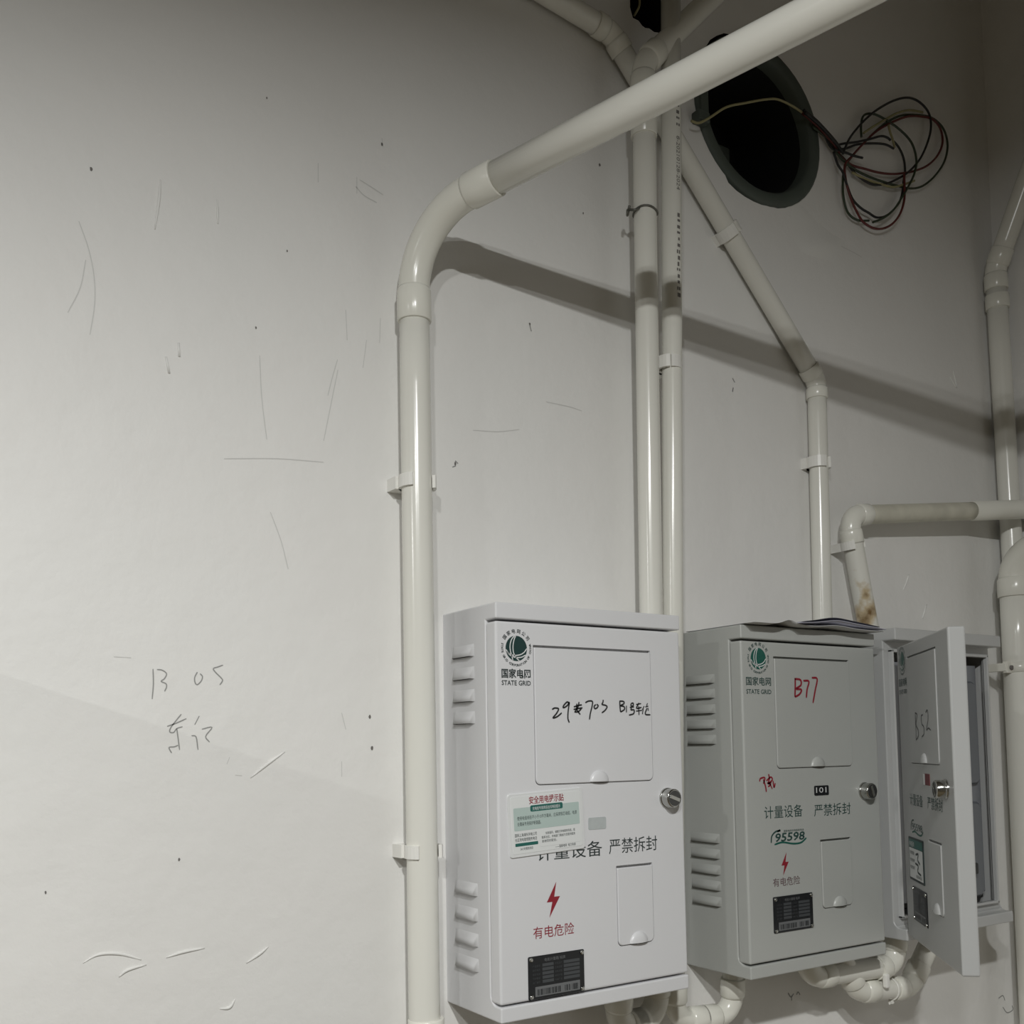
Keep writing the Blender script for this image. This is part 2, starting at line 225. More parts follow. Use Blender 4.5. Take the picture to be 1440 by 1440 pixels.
# ------------------------------------------------------------------ mesh builder
class MB:
    def __init__(self):
        self.v, self.f, self.m, self.s = [], [], [], []

    def add(self, verts, faces, m=0, smooth=False):
        n = len(self.v)
        self.v += [Vector(p) for p in verts]
        for f in faces:
            self.f.append(tuple(i + n for i in f)); self.m.append(m); self.s.append(smooth)

    def box(self, x0, x1, y0, y1, z0, z1, b=0.0, m=0, seg=2):
        bm = bmesh.new()
        bmesh.ops.create_cube(bm, size=1)
        for v in bm.verts:
            v.co = Vector(((x0 + x1) / 2 + v.co.x * (x1 - x0), (y0 + y1) / 2 + v.co.y * (y1 - y0), (z0 + z1) / 2 + v.co.z * (z1 - z0)))
        if b:
            bmesh.ops.bevel(bm, geom=list(bm.edges), offset=b, segments=seg, affect='EDGES', profile=0.5)
        bm.verts.index_update()
        self.add([v.co.copy() for v in bm.verts], [[v.index for v in f.verts] for f in bm.faces], m, False)
        bm.free()

    def tube(self, path, r, n=20, m=0, cap=True, r_in=None):
        path = [Vector(p) for p in path]
        rr = r if isinstance(r, (list, tuple)) else [r] * len(path)
        tang = []
        for i in range(len(path)):
            a = path[max(i - 1, 0)]; c = path[min(i + 1, len(path) - 1)]
            tang.append((c - a).normalized())
        ref = Vector((0, 0, 1)) if abs(tang[0].z) < 0.9 else Vector((1, 0, 0))
        nx = tang[0].cross(ref).normalized()
        rings = []
        for i, p in enumerate(path):
            if i:
                q = tang[i - 1].rotation_difference(tang[i])
                nx = (q @ nx)
            nx = (nx - tang[i] * nx.dot(tang[i])).normalized()
            ny = tang[i].cross(nx)
            rings.append([p + (nx * math.cos(2 * math.pi * k / n) + ny * math.sin(2 * math.pi * k / n)) * rr[i] for k in range(n)])
        verts = [v for ring in rings for v in ring]
        faces = []
        for i in range(len(path) - 1):
            for k in range(n):
                a = i * n + k; b_ = i * n + (k + 1) % n
                faces.append((a, b_, b_ + n, a + n))
        self.add(verts, faces, m, True)
        if cap:
            self.add(rings[0], [tuple(reversed(range(n)))], m)
            self.add(rings[-1], [tuple(range(n))], m)

    def ribbon(self, pts, w, y=-0.0002, m=0):
        """flat stroke in the x-z plane at depth y, facing -y"""
        pts = smooth2(pts)
        vs = []
        for i in range(len(pts)):
            a = pts[max(i - 1, 0)]; c = pts[min(i + 1, len(pts) - 1)]
            d = Vector((c[0] - a[0], c[1] - a[1]))
            d = d.normalized() if d.length > 1e-9 else Vector((1, 0))
            ww = w * 0.5 * (0.75 if i in (0, len(pts) - 1) else 1.0)
            p = Vector(pts[i])
            q = Vector((-d.y, d.x)) * ww
            vs += [(p.x + q.x, y, p.y + q.y), (p.x - q.x, y, p.y - q.y)]
        self.add(vs, [(2 * i, 2 * i + 1, 2 * i + 3, 2 * i + 2) for i in range(len(pts) - 1)], m)

    def poly(self, pts, y0, y1=None, m=0):
        """x-z outline; flat at y0 or a prism y0..y1 (y0 the front)"""
        n = len(pts)
        a = [(p[0], y0, p[1]) for p in pts]
        if y1 is None:
            self.add(a, [tuple(range(n))], m)
        else:
            b = [(p[0], y1, p[1]) for p in pts]
            self.add(a + b, [tuple(range(n)), tuple(reversed(range(n, 2 * n)))] +
                     [(i, i + n, (i + 1) % n + n, (i + 1) % n) for i in range(n)], m)

    def plate(self, pts, y0, y1, b=0.0006, m=0):
        """prism with a chamfered front rim"""
        n = len(pts)
        cx = sum(p[0] for p in pts) / n; cz = sum(p[1] for p in pts) / n
        def ins(p):
            d = Vector((p[0] - cx, p[1] - cz))
            return (p[0] - b * (1 if d.x > 0 else -1), p[1] - b * (1 if d.y > 0 else -1))
        q = [ins(p) for p in pts]
        v = [(p[0], y0, p[1]) for p in q] + [(p[0], y0 + b, p[1]) for p in pts] + [(p[0], y1, p[1]) for p in pts]
        f = [tuple(range(n))] + [tuple(reversed(range(2 * n, 3 * n)))]
        for i in range(n):
            j = (i + 1) % n
            f += [(i, i + n, j + n, j), (i + n, i + 2 * n, j + 2 * n, j + n)]
        self.add(v, f, m)

    def cyl(self, c, axis, r, h, n=24, m=0, b=0.0):
        a = Vector(axis).normalized(); c = Vector(c)
        if b:
            self.tube([c, c + a * 1e-5, c + a * (h - b), c + a * (h - b * 0.3), c + a * h], [r, r, r, r - b * 0.4, r - b], n, m)
        else:
            self.tube([c, c + a * h], r, n, m)

    def text(self, s, x, z, size, y=-0.0003, m=0, align='LEFT', rot=0.0, sx=1.0, bold=0.0, width=None):
        vs, fs = glyphs(s, bold)
        if not vs:
            return
        xs = [v[0] for v in vs]
        w0, w1 = min(xs), max(xs)
        k = size
        if width is not None:
            sx = width / ((w1 - w0) * k)
        ox = {'LEFT': w0, 'CENTER': (w0 + w1) / 2, 'RIGHT': w1}[align]
        c, s_ = math.cos(rot), math.sin(rot)
        out = []
        for vx, vz in vs:
            px = (vx - ox) * k * sx; pz = vz * k
            out.append((x + px * c - pz * s_, y, z + px * s_ + pz * c))
        self.add(out, fs, m)

    def xform(self, mtx, start=0):
        for i in range(start, len(self.v)):
            self.v[i] = mtx @ self.v[i]

    def build(self, name, mats, parent=None, origin=(0, 0, 0)):
        org = Vector(origin)
        me = bpy.data.meshes.new(name)
        me.from_pydata([v - org for v in self.v], [], self.f)
        for mm in (mats if isinstance(mats, (list, tuple)) else [mats]):
            me.materials.append(M[mm])
        me.polygons.foreach_set('material_index', self.m)
        me.polygons.foreach_set('use_smooth', self.s)
        me.update()
        bm = bmesh.new(); bm.from_mesh(me)
        bmesh.ops.remove_doubles(bm, verts=bm.verts, dist=1e-7)
        bm.to_mesh(me); bm.free()
        o = bpy.data.objects.new(name, me)
        COL.objects.link(o)
        if parent is not None:
            o.parent = parent
        else:
            o.location = org
        return o


def smooth2(pts, k=4):
    """Catmull-Rom through 2-D or 3-D points"""
    if len(pts) < 3:
        return [tuple(p) for p in pts]
    P = [Vector(p) for p in pts]
    P = [P[0] * 2 - P[1]] + P + [P[-1] * 2 - P[-2]]
    out = []
    for i in range(1, len(P) - 2):
        for j in range(k):
            t = j / k
            a, b, c, d = P[i - 1], P[i], P[i + 1], P[i + 2]
            out.append(tuple(0.5 * ((2 * b) + (c - a) * t + (2 * a - 5 * b + 4 * c - d) * t * t + (3 * b - a - 3 * c + d) * t ** 3)))
    out.append(tuple(P[-2]))
    return out


_gl = {}


def glyphs(s, bold=0.0):
    key = (s, bold)
    if key not in _gl:
        cu = bpy.data.curves.new('tmp', 'FONT')
        cu.body = s
        cu.size = 1.0
        cu.resolution_u = 2
        cu.offset = bold
        cu.dimensions = '2D'
        cu.fill_mode = 'FRONT'
        ob = bpy.data.objects.new('tmp', cu)
        COL.objects.link(ob)
        dg = bpy.context.evaluated_depsgraph_get()
        me = bpy.data.meshes.new_from_object(ob.evaluated_get(dg))
        _gl[key] = ([(v.co.x, v.co.y) for v in me.vertices], [tuple(p.vertices) for p in me.polygons])
        bpy.data.meshes.remove(me)
        bpy.data.objects.remove(ob)
        bpy.data.curves.remove(cu)
    return _gl[key]


def rrect(x0, x1, z0, z1, r=0.004, n=5, corners='all'):
    """outline, counter-clockwise seen from -y; corners='bottom' rounds only the lower two"""
    pts = []
    for (cx, cz, a0, low) in ((x0, z0, 180, True), (x1, z0, 270, True), (x1, z1, 0, False), (x0, z1, 90, False)):
        rr = r if (corners == 'all' or low) else 0.0008
        ox = cx + (rr if cx == x0 else -rr); oz = cz + (rr if cz == z0 else -rr)
        for k in range(n + 1):
            a = math.radians(a0 + 90 * k / n)
            pts.append((ox + rr * math.cos(a), oz + rr * math.sin(a)))
    return pts


def arc_path(p0, p1, p2, rad, n=10):
    """points of the fillet at corner p1 between p0 and p2"""
    p0, p1, p2 = Vector(p0), Vector(p1), Vector(p2)
    a = (p0 - p1).normalized(); b = (p2 - p1).normalized()
    ang = a.angle(b)
    t = rad / math.tan(ang / 2)
    c = p1 + (a + b).normalized() * (rad / math.sin(ang / 2))
    s = p1 + a * t; e = p1 + b * t
    vs, ve = s - c, e - c
    q = vs.rotation_difference(ve)
    return [c + Quaternion().slerp(q, i / n) @ vs for i in range(n + 1)], s, e


def empty(name, loc, label=None, cat=None, group=None):
    o = bpy.data.objects.new(name, None)
    o.location = loc
    o.empty_display_size = 0.05
    COL.objects.link(o)
    if label:
        tag(o, label, cat, group)
    return o


def tag(o, label, cat, group=None):
    o['label'] = label; o['category'] = cat
    if group:
        o['group'] = group
    return o


def structure(o):
    o['kind'] = 'structure'
    return o


def boolean_cut(o, cutter_mb, name='cut'):
    c = cutter_mb.build(name, 'slot')
    c.location = o.location
    for v in c.data.vertices:
        v.co = v.co - o.location if o.parent is None else v.co
    md = o.modifiers.new('b', 'BOOLEAN'); md.operation = 'DIFFERENCE'; md.object = c; md.solver = 'EXACT'
    bpy.context.view_layer.update()
    dg = bpy.context.evaluated_depsgraph_get()
    me = bpy.data.meshes.new_from_object(o.evaluated_get(dg))
    o.modifiers.clear()
    old = o.data
    o.data = me
    me.name = o.name
    bpy.data.objects.remove(c)
    bpy.data.meshes.remove(old)


# ------------------------------------------------------------------ room shell
XR, XL, YF, ZC = 1.180, -3.6, -3.2, 3.12
mb = MB(); mb.box(XL - 0.1, XR + 0.1, 0.0, 0.24, 0.0, ZC)
wall_back = structure(mb.build('wall_back', ['wall', 'core_shade']))
HOLE_C, HOLE_R = (0.565, 2.545), 0.134
cut = MB()
hp = []
for i in range(48):
    a = 2 * math.pi * i / 48
    rr = HOLE_R + random.uniform(-0.002, 0.003) + (0.004 if math.sin(3 * a + 1) > 0.8 else 0)
    hp.append((HOLE_C[0] + rr * math.cos(a), HOLE_C[1] + rr * 0.96 * math.sin(a)))
cut.poly(hp, -0.05, 0.2)
boolean_cut(wall_back, cut)
cut = MB(); cut.poly(HOLE2, -0.05, 0.21)
boolean_cut(wall_back, cut)
for p_ in wall_back.data.polygons:            # the inside faces of the two openings are masonry blackened for the shade in them
    c_ = p_.center
    if 0.001 < c_.y < 0.22 and 0.29 < c_.x < 0.72 and 2.35 < c_.z < 2.75:
        p_.material_index = 1
mb = MB(); mb.box(XR, XR + 0.1, YF, 0.0, 0.0, ZC); structure(mb.build('wall_right', 'wall'))
mb = MB(); mb.box(XL - 0.1, XL, YF, 0.0, 0.0, ZC); structure(mb.build('wall_left', 'dimwall'))
mb = MB(); mb.box(XL - 0.1, XR + 0.1, YF - 0.1, YF, 0.0, ZC); structure(mb.build('wall_front', 'dimwall'))
mb = MB(); mb.box(XL - 0.1, XR + 0.1, YF - 0.1, 0.24, -0.1, 0.0); structure(mb.build('floor', 'floor'))
mb = MB(); mb.box(XL - 0.1, XR + 0.1, YF - 0.1, 0.24, ZC, ZC + 0.1); structure(mb.build('ceiling', 'ceil'))
mb = MB(); mb.box(-1.05, -0.56, -0.24, 0.0, 0.0, 1.70, 0.004); structure(mb.build('shadow_pier_1', 'wall'))  # unseen pier added to cast the slanting shadow from the left

# pencil writing, scuffs and plaster ridges on the wall
mb = MB()
for s in GRAFFITI[:11]:
    mb.ribbon(s, 0.0012, -0.0003)
mb.build('pencil_writing', 'pencil', wall_back)
mb = MB()
for s in CRACKS + GRAFFITI[11:]:
    mb.ribbon(s, 0.0010, -0.0003)
mb.build('scuff_marks', 'scuff', wall_back)
mb = MB()
for s in SMUDGE:
    mb.ribbon(s, 0.0018, -0.0003)
mb.build('dark_smudges', 'pencil', wall_back)
mb = MB()
for (x, z) in DOTS:
    r = random.uniform(0.0010, 0.0019)
    mb.poly([(x + r * math.cos(a * 0.7854) * random.uniform(0.6, 1), z + r * 1.3 * math.sin(a * 0.7854)) for a in range(8)], -0.0004)
mb.build('dark_specks', 'speck', wall_back)
mb = MB()
for s in RIDGES:
    pts = smooth2([(x, -0.0001, z) for x, z in s])
    n = len(pts)
    mb.tube(pts, [0.0013 * (0.25 + math.sin(math.pi * (i + 0.5) / n)) for i in range(n)], 8)
mb.build('plaster_ridge', 'ridge', wall_back)
# patch of smeared filler under the round recess
mb = MB()
rows, cols = 7, 12
vs = []
for j in range(rows):
    for i in range(cols):
        u = i / (cols - 1); v = j / (rows - 1)
        x = 0.635 + 0.13 * u - 0.02 * v; z = 2.44 - 0.05 * u * 0.6 - 0.065 * v + 0.006 * math.sin(7 * u + 3 * v)
        h = 0.004 * math.sin(math.pi * u) * math.sin(math.pi * v) * (0.7 + 0.5 * math.sin(9 * u + 5 * v))
        vs.append((x, 0.0002 - max(0, h), z))
mb.add(vs, [(j * cols + i, (j + 1) * cols + i, (j + 1) * cols + i + 1, j * cols + i + 1) for j in range(rows - 1) for i in range(cols - 1)], 0, True)
mb.build('filler_patch', 'ridge', wall_back)

# ------------------------------------------------------------------ round recess in the wall
rec = empty('round_wall_recess', (HOLE_C[0], 0, HOLE_C[1] - HOLE_R), 'dark green round recess set in the wall above the meter boxes', 'recess')
oz = rec.location


def ring_disc(mb_, c, prof, n=48, m=0, jag=0.0):
    vs = []
    for (r, y) in prof:
        for k in range(n):
            a = 2 * math.pi * k / n
            rr = r + (random.uniform(-jag, jag))
            vs.append((c[0] + rr * math.cos(a), y, c[1] + rr * 0.96 * math.sin(a)))
    f = []
    for i in range(len(prof) - 1):
        for k in range(n):
            f.append((i * n + k, i * n + (k + 1) % n, (i + 1) * n + (k + 1) % n, (i + 1) * n + k))
    mb_.add(vs, f, m, True)


mb = MB()
ring_disc(mb, HOLE_C, [(HOLE_R + 0.003, 0.03), (HOLE_R + 0.0015, -0.002), (HOLE_R - 0.003, -0.005), (HOLE_R - 0.018, -0.004), (HOLE_R - 0.022, 0.0), (HOLE_R - 0.024, 0.016)])
mb.build('rim', 'recess', rec, oz)
mb = MB()
ring_disc(mb, HOLE_C, [(HOLE_R - 0.024, 0.016), (HOLE_R - 0.027, 0.05), (HOLE_R - 0.034, 0.14)])
mb.build('barrel', 'hole_shade', rec, oz)
mb = MB()
n = 48
mb.add([(HOLE_C[0] + 0.112 * math.cos(2 * math.pi * k / n), 0.139, HOLE_C[1] + 0.108 * math.sin(2 * math.pi * k / n)) for k in range(n)], [tuple(range(n))])
mb.build('back_plate', 'hole_shade', rec, oz)
mb = MB()
mb.box(0.555, 0.605, 0.10, 0.136, 2.49, 2.57, 0.004)
mb.build('terminal_block', 'recess', rec, oz)
mb = MB()
mb.box(0.423, 0.446, -0.016, 0.0, 2.495, 2.511, 0.002)
mb.box(0.436, 0.452, -0.008, 0.0, 2.508, 2.585, 0.002)
mb.build('fixing_lug', 'recess', rec, oz)

# cable hanging out of the recess
coil = empty('wire_coil', (OVERWIRE[-1][0], -0.02, OVERWIRE[-1][2]), 'tangled coil of loose black, red and green wires hanging beside the recess', 'wires')
for (c, pts) in WIRES:
    mb = MB()
    mb.tube(smooth2(pts, 5), 0.0019, 8)
    mb.build('wire', 'w_' + c, coil, coil.location)
mb = MB(); mb.tube(smooth2(OVERWIRE, 5), 0.0018, 8)
mb.build('pale_wire', 'w_yellow', coil, coil.location)
for dy, dz, c in ((-0.004, 0.001, 'w_black'), (-0.002, -0.003, 'w_red'), (-0.006, -0.004, 'w_black')):
    mb = MB()
    mb.tube(smooth2([(x + 0.001, y + dy, z + dz) for (x, y, z) in OVERWIRE[8:]], 5), 0.0024, 8)
    mb.build('wire', c, coil, coil.location)

# broken hole at the top of the wall, with its loose cable
mb = MB()
mb.box(0.30, 0.40, 0.15, 0.2, 2.60, 2.72)
mb.build('hole_shade_backing', 'hole_shade', wall_back)  # black backing block in place of the shade deep in the hole
mb = MB(); mb.tube(smooth2([(0.335, 0.06, 2.70), (0.332, 0.01, 2.66), (0.326, -0.004, 2.635), (0.322, 0.004, 2.622)]), 0.0016, 8)
tag(mb.build('loose_wire', 'w_yellow', None, (0.322, 0.004, 2.622)), 'short pale wire end poking out of the broken black hole', 'wire')

# ------------------------------------------------------------------ conduit pipes


def pipe_run(label, pts, r, rads, sock=None, fit_mat='pvc_fit', pipe_mat='pvc', sl=0.03, group=None, ends=(None, None), name='conduit_pipe', ext=0.0):
    """pts corner points; rads bend radius at each inner corner; every bend is an elbow fitting with two sockets"""
    sock = sock or r * 1.16
    base = min(pts, key=lambda p: p[2])
    root = empty(name, base, label, 'pipe', group)
    P = [Vector(p) for p in pts]
    cur = P[0]
    for i in range(1, len(P)):
        if i < len(P) - 1:
            rad = rads[i - 1]
            path, s, e = arc_path(P[i - 1], P[i], P[i + 1], rad, 12)
            end = s
        else:
            end = P[i]
        mb_ = MB()
        k = 10
        mb_.tube([cur.lerp(end, j / k) for j in range(k + 1)], r, 28)
        mb_.build('pipe_length', pipe_mat if isinstance(pipe_mat, str) else pipe_mat[i - 1], root, base)
        if i < len(P) - 1:
            d0 = (s - P[i - 1]).normalized(); d1 = (P[i + 1] - e).normalized()
            mb_ = MB()
            mb_.tube(path, r * 1.03, 28, cap=False)
            for c, d, sg in ((s, -d0, 1), (e, d1, 1)):
                a0 = c - d * 0.004; a1 = c + d * sl
                mb_.tube([a0, a0 + d * 0.004, a1 - d * 0.001, a1], [r * 1.02, sock, sock, sock - 0.0007], 28)
            mb_.build('elbow', fit_mat, root, base)
            cur = e
    return root


def coupling(root, a, b, r, m='pvc_fit'):
    mb_ = MB()
    a, b = Vector(a), Vector(b)
    d = (b - a).normalized()
    mb_.tube([a, a + d * 0.001, b - d * 0.001, b], [r - 0.0007, r, r, r - 0.0007], 28)
    return mb_.build('coupling', m, root, root.location)


def clip(label, c, d, r, open_a=(-40, 40), wid=0.017, base=0.0, group='pipe clips on the wall', ear=0.0):
    """C-shaped saddle clip round a pipe on wall_back: c centre, d pipe direction; angles from -y towards +side"""
    c = Vector(c); d = Vector(d).normalized()
    out = Vector((0, -1, 0)); out = (out - d * out.dot(d)).normalized()
    side = d.cross(out) if d.z < 0 else out.cross(d)
    if side.x < 0:
        side = -side
    root = empty('pipe_clip', (c.x, 0, c.z), label, 'pipe clip', group)
    mb_ = MB()
    ri, ro = r + 0.0002, r + 0.0042
    a0, a1 = open_a[1], 360 + open_a[0]
    N = 22
    vs = []
    for k in range(N + 1):
        a = math.radians(a0 + (a1 - a0) * k / N)
        u = out * math.cos(a) + side * math.sin(a)
        vs += [c + u * ri - d * wid / 2, c + u * ro - d * wid / 2, c + u * ro + d * wid / 2, c + u * ri + d * wid / 2]
    fs = []
    for k in range(N):
        for q in range(4):
            fs.append((k * 4 + q, k * 4 + (q + 1) % 4, (k + 1) * 4 + (q + 1) % 4, (k + 1) * 4 + q))
    fs += [(0, 1, 2, 3), (N * 4 + 3, N * 4 + 2, N * 4 + 1, N * 4)]
    mb_.add(vs, fs)
    mb_.build('saddle', 'clip', root, root.location)
    mb_ = MB()
    depth = -c.y - r * 0.6
    w0 = r * 0.8
    cs = Vector((c.x, 0, c.z))
    v = []
    for (sx_, yy) in ((-w0 - ear, 0), (w0, 0), (w0 * 0.9, -depth), (-w0 * 0.9 - ear, -depth)):
        for t in (-1, 1):
            v.append(cs + side * sx_ + d * (t * wid / 2) + Vector((0, yy, 0)))
    mb_.add(v, [(0, 2, 4, 6), (1, 7, 5, 3), (0, 1, 3, 2), (2, 3, 5, 4), (4, 5, 7, 6), (6, 7, 1, 0)])
    mb_.build('clip_base', 'clip', root, root.location)
    return root


# main pipe: up the wall, long bend, then out over the room
P0 = Vector((-0.05, -0.03, 2.203))
DIR = Vector((0.379, -0.921, 0.086)).normalized()
main = pipe_run('long white pipe climbing left of the boxes and bending out overhead', [(-0.044, -0.03, 1.0), P0, P0 + DIR * 2.6], 0.0175, [0.092], 0.0198, sl=0.036)
coupling(main, (-0.0435, -0.03, 1.295), (-0.0435, -0.03, 1.235), 0.0200)
clip('open white clip on the long pipe, midway up', (-0.0475, -0.03, 1.895), (0, 0, 1), 0.0175, (-42, 42), 0.0145, ear=0.010)
clip('open white clip on the long pipe, beside the nearest box', (-0.0445, -0.03, 1.478), (0, 0, 1), 0.0175, (-42, 42), 0.0145, ear=0.010)

# pair of risers dropping between the first two boxes
A0, A1 = Vector((0.2875, -0.051, 2.43)), Vector((0.2865, -0.034, 1.245))
riser_a = pipe_run('white riser pipe, left of the close pair, tied with wire', [(0.462, -0.051, 2.70), (0.2885, -0.051, 2.505), A1, (0.215, -0.04, 1.245), (0.215, -0.05, 1.30)], 0.0152, [0.045, 0.03, 0.026], 0.0176, sl=0.022)
coupling(riser_a, (0.2883, -0.0495, 2.404), (0.2884, -0.0503, 2.460), 0.0176)
B0, B1 = Vector((0.342, -0.052, 2.72)), Vector((0.3155, -0.034, 1.236))
riser_b = pipe_run('white riser pipe with printed lettering, right of the close pair', [(0.342, -0.052, 3.12), (0.341, -0.052, 2.62), B1, (0.407, -0.045, 1.232), (0.407, -0.05, 1.30)], 0.0136, [0.6, 0.026, 0.026], 0.0165, sl=0.022)
for ch in list(riser_b.children):
    if ch.name.startswith('elbow'):
        bpy.data.objects.remove(ch)          # the first corner is only a gentle lean
        break
mb = MB()
path, s, e = arc_path((0.342, -0.052, 3.12), (0.341, -0.052, 2.62), B1, 0.6, 8)
mb.tube(path, 0.0136, 28, cap=False)
mb.build('pipe_length', 'pvc', riser_b, riser_b.location)
clip('white clip low on the lettered riser of the close pair', (0.3280, -0.0425, 2.103), (0, 0, 1), 0.0136, (-36, -30), 0.0165, ear=0.006)
mb = MB()
c = Vector((0.2882, -0.0483, 2.300))
mb.tube([c + Vector((0.0162 * math.cos(a), 0.0162 * math.sin(a), 0.002 * math.sin(a * 2))) for a in [2 * math.pi * k / 24 for k in range(25)]], 0.0014, 8)
mb.tube(smooth2([c + Vector((-0.0155, -0.006, 0)), c + Vector((-0.022, -0.004, -0.004)), c + Vector((-0.026, 0.004, -0.001)), c + Vector((-0.029, 0.002, -0.007)), c + Vector((-0.024, 0.008, -0.006)), c + Vector((-0.027, 0.0, 0.002))]), 0.0018, 8)
tag(mb.build('tie_wire', 'steelwire', None, tuple(c)), 'twisted dark wire tied around the left riser pipe', 'wire tie')
# printed lettering running down the right riser
mb = MB()
glv, glf = glyphs('8-20210128-2024')
L = max(v[0] for v in glv)
size = 0.0085
d0 = (B1 - Vector((0.341, -0.052, 2.62))).normalized()
top = Vector((0.341, -0.052, 2.62)) + d0 * 0.205
vv = []
for (gx, gy) in glv:
    along = gx * size * 1.25
    ang = math.radians(-27) - (gy - 0.35) * size / 0.0138
    # angle measured from -y towards +x; letters read downwards
    u = Vector((math.sin(math.radians(1) + (gy - 0.35) * size / 0.0138), -math.cos(math.radians(1) + (gy - 0.35) * size / 0.0138), 0))
    vv.append(top + d0 * along + u * 0.01385)
mb.add(vv, glf)
rr_ = random.Random(3)
pos = [-0.045 + 0.009 * k for k in range(4)] + [0.108 + 0.0085 * k for k in range(14)]
for p_ in pos:                                   # worn, illegible marks before and after the number
    l_, w_ = rr_.uniform(0.003, 0.006), rr_.uniform(0.10, 0.22)
    a_ = math.radians(1) + rr_.uniform(-0.05, 0.05)
    us = [Vector((math.sin(a_ + k * w_), -math.cos(a_ + k * w_), 0)) * 0.01385 for k in (-1, 1)]
    mb.add([top + d0 * p_ + us[0], top + d0 * p_ + us[1], top + d0 * (p_ + l_) + us[1], top + d0 * (p_ + l_) + us[0]], [(0, 1, 2, 3)])
mb.build('printed_lettering', 'speck', riser_b, riser_b.location)

# long diagonal from the upper left, behind the pair, bending down into the second box
diag = pipe_run('white pipe slanting behind the pair then dropping into second box', [(0.02, -0.0178, 2.588), (0.262, -0.0178, 2.560), (0.654, -0.0178, 2.148), (0.648, -0.0175, 1.74)], 0.0142, [0.035, 0.03], 0.0162, sl=0.015)
# dedicated label directions
dd = (Vector((0.654, 0, 2.148)) - Vector((0.262, 0, 2.560))).normalized()
clip('white clip on the slanting pipe below the round recess', (0.473, -0.0178, 2.338), dd, 0.0142, (-12, 12), 0.0165, ear=0.004)
clip('white clip on the drop pipe above the second box', (0.6515, -0.0178, 2.020), (0, 0, 1), 0.0142, (-10, 30), 0.0165, ear=0.008)
clip('white clip at the top edge on the upper left pipe', (0.105, -0.0178, 2.578), (1, 0, -0.12), 0.0142, (-12, 12), 0.0165, ear=0.004)

# branch near the corner: dirty horizontal pipe, elbow, stained drop
br = pipe_run('stained white pipe elbowing from horizontal down behind the second box', [(0.747, -0.03, 1.735), (0.700, -0.03, 1.942), (1.01, -0.042, 1.982)], 0.0152, [0.024], 0.0172, pipe_mat=['pvc_stain', 'pvc_dirty'], sl=0.018)
mb = MB()
mb.tube([(1.008, -0.0415, 1.982), (1.009, -0.042, 1.982), (1.15, -0.071, 1.996), (1.34, -0.11, 2.016)], [0.0135, 0.0166, 0.0166, 0.0166], 28)
mb.build('coupling', 'pvc_fit', br, br.location)
clip('small white clip on the stained drop pipe', (0.708, -0.03, 1.896), (-0.22, 0, 1), 0.0152, (-40, 50), 0.013, ear=0.006)
cp = pipe_run('white pipe standing in the room corner, bent at top', [(1.168, -0.026, 1.1), (1.141, -0.026, 2.445), (1.139, -0.20, 2.80)], 0.0178, [0.05], 0.0200, sl=0.026)
coupling(cp, (1.1432, -0.026, 2.372), (1.1425, -0.026, 2.398), 0.0204)
bigp = pipe_run('thick white pipe rising right of the open box', [(1.097, -0.060, 0.9), (1.097, -0.060, 1.915), (1.118, -0.75, 1.95)], 0.0255, [0.05], 0.0285, sl=0.03)
bc = empty('pipe_clamp', (1.105, 0, 1.715), 'white band clamp holding the thick pipe beside open box', 'pipe clamp')
mb = MB(); mb.tube([(1.097, -0.060, 1.706), (1.097, -0.060, 1.7065), (1.097, -0.060, 1.7235), (1.097, -0.060, 1.724)], [0.0255, 0.0275, 0.0275, 0.0255], 28, cap=False)
mb.build('band', 'pvc_fit', bc, bc.location)
mb = MB(); mb.box(1.058, 1.078, -0.062, -0.054, 1.705, 1.725, 0.001); mb.box(1.056, 1.064, -0.06, 0.0, 1.708, 1.722, 0.001)
mb.build('ear', 'pvc_fit', bc, bc.location)
mb = MB(); mb.cyl((1.068, -0.061, 1.714), (0, -1, 0), 0.004, 0.005, 12, b=0.001)
mb.build('screw', 'speck', bc, bc.location)

# conduit loops under the second and third boxes
u1 = pipe_run('upper conduit loop under the second box', [(0.53, -0.066, 1.32), (0.53, -0.066, 1.268), (0.722, -0.066, 1.260), (0.728, -0.066, 1.32)], 0.0152, [0.03, 0.026], 0.0175, sl=0.02)
u2 = pipe_run('lower conduit loop joining the second and third boxes', [(0.600, -0.062, 1.30), (0.640, -0.062, 1.233), (0.760, -0.062, 1.222), (0.83, -0.062, 1.30)], 0.0152, [0.03, 0.035], 0.0175, sl=0.022)
mb = MB()
c = Vector((0.713, -0.062, 1.2265))
dx = Vector((0.12, 0, -0.011)).normalized()
ax = [Vector((0, 0, 1)), Vector((0, -1, 0))]
mb.tube([c + (ax[0] * math.cos(2 * math.pi * k / 24) + ax[1] * math.sin(2 * math.pi * k / 24)) * 0.0163 for k in range(25)], 0.0013, 8)
mb.box(c.x - 0.003, c.x + 0.003, c.y - 0.0045 - 0.0005, c.y + 0.002, c.z - 0.0215, c.z - 0.0165, 0.0006)
mb.tube([c + Vector((-0.002, -0.003, -0.018)), c + Vector((-0.012, -0.008, -0.019))], 0.0011, 8)
tag(mb.build('cable_tie', 'clip', None, tuple(c)), 'white cable tie on the lower conduit loop', 'cable tie')
mb = MB()
mb.box(0.676, 0.684, -0.086, -0.078, 1.236, 1.256, 0.002)
tag(mb.build('pipe_strap', 'clip', None, (0.68, -0.082, 1.236)), 'small white strap between the two conduit loops', 'strap')

# ------------------------------------------------------------------ meter boxes
W, D, H = 0.266, 0.117, 0.45
TD = 0.021          # door thickness
HOOD, LIP = 0.0180, 0.0165


PAINT = 'box'


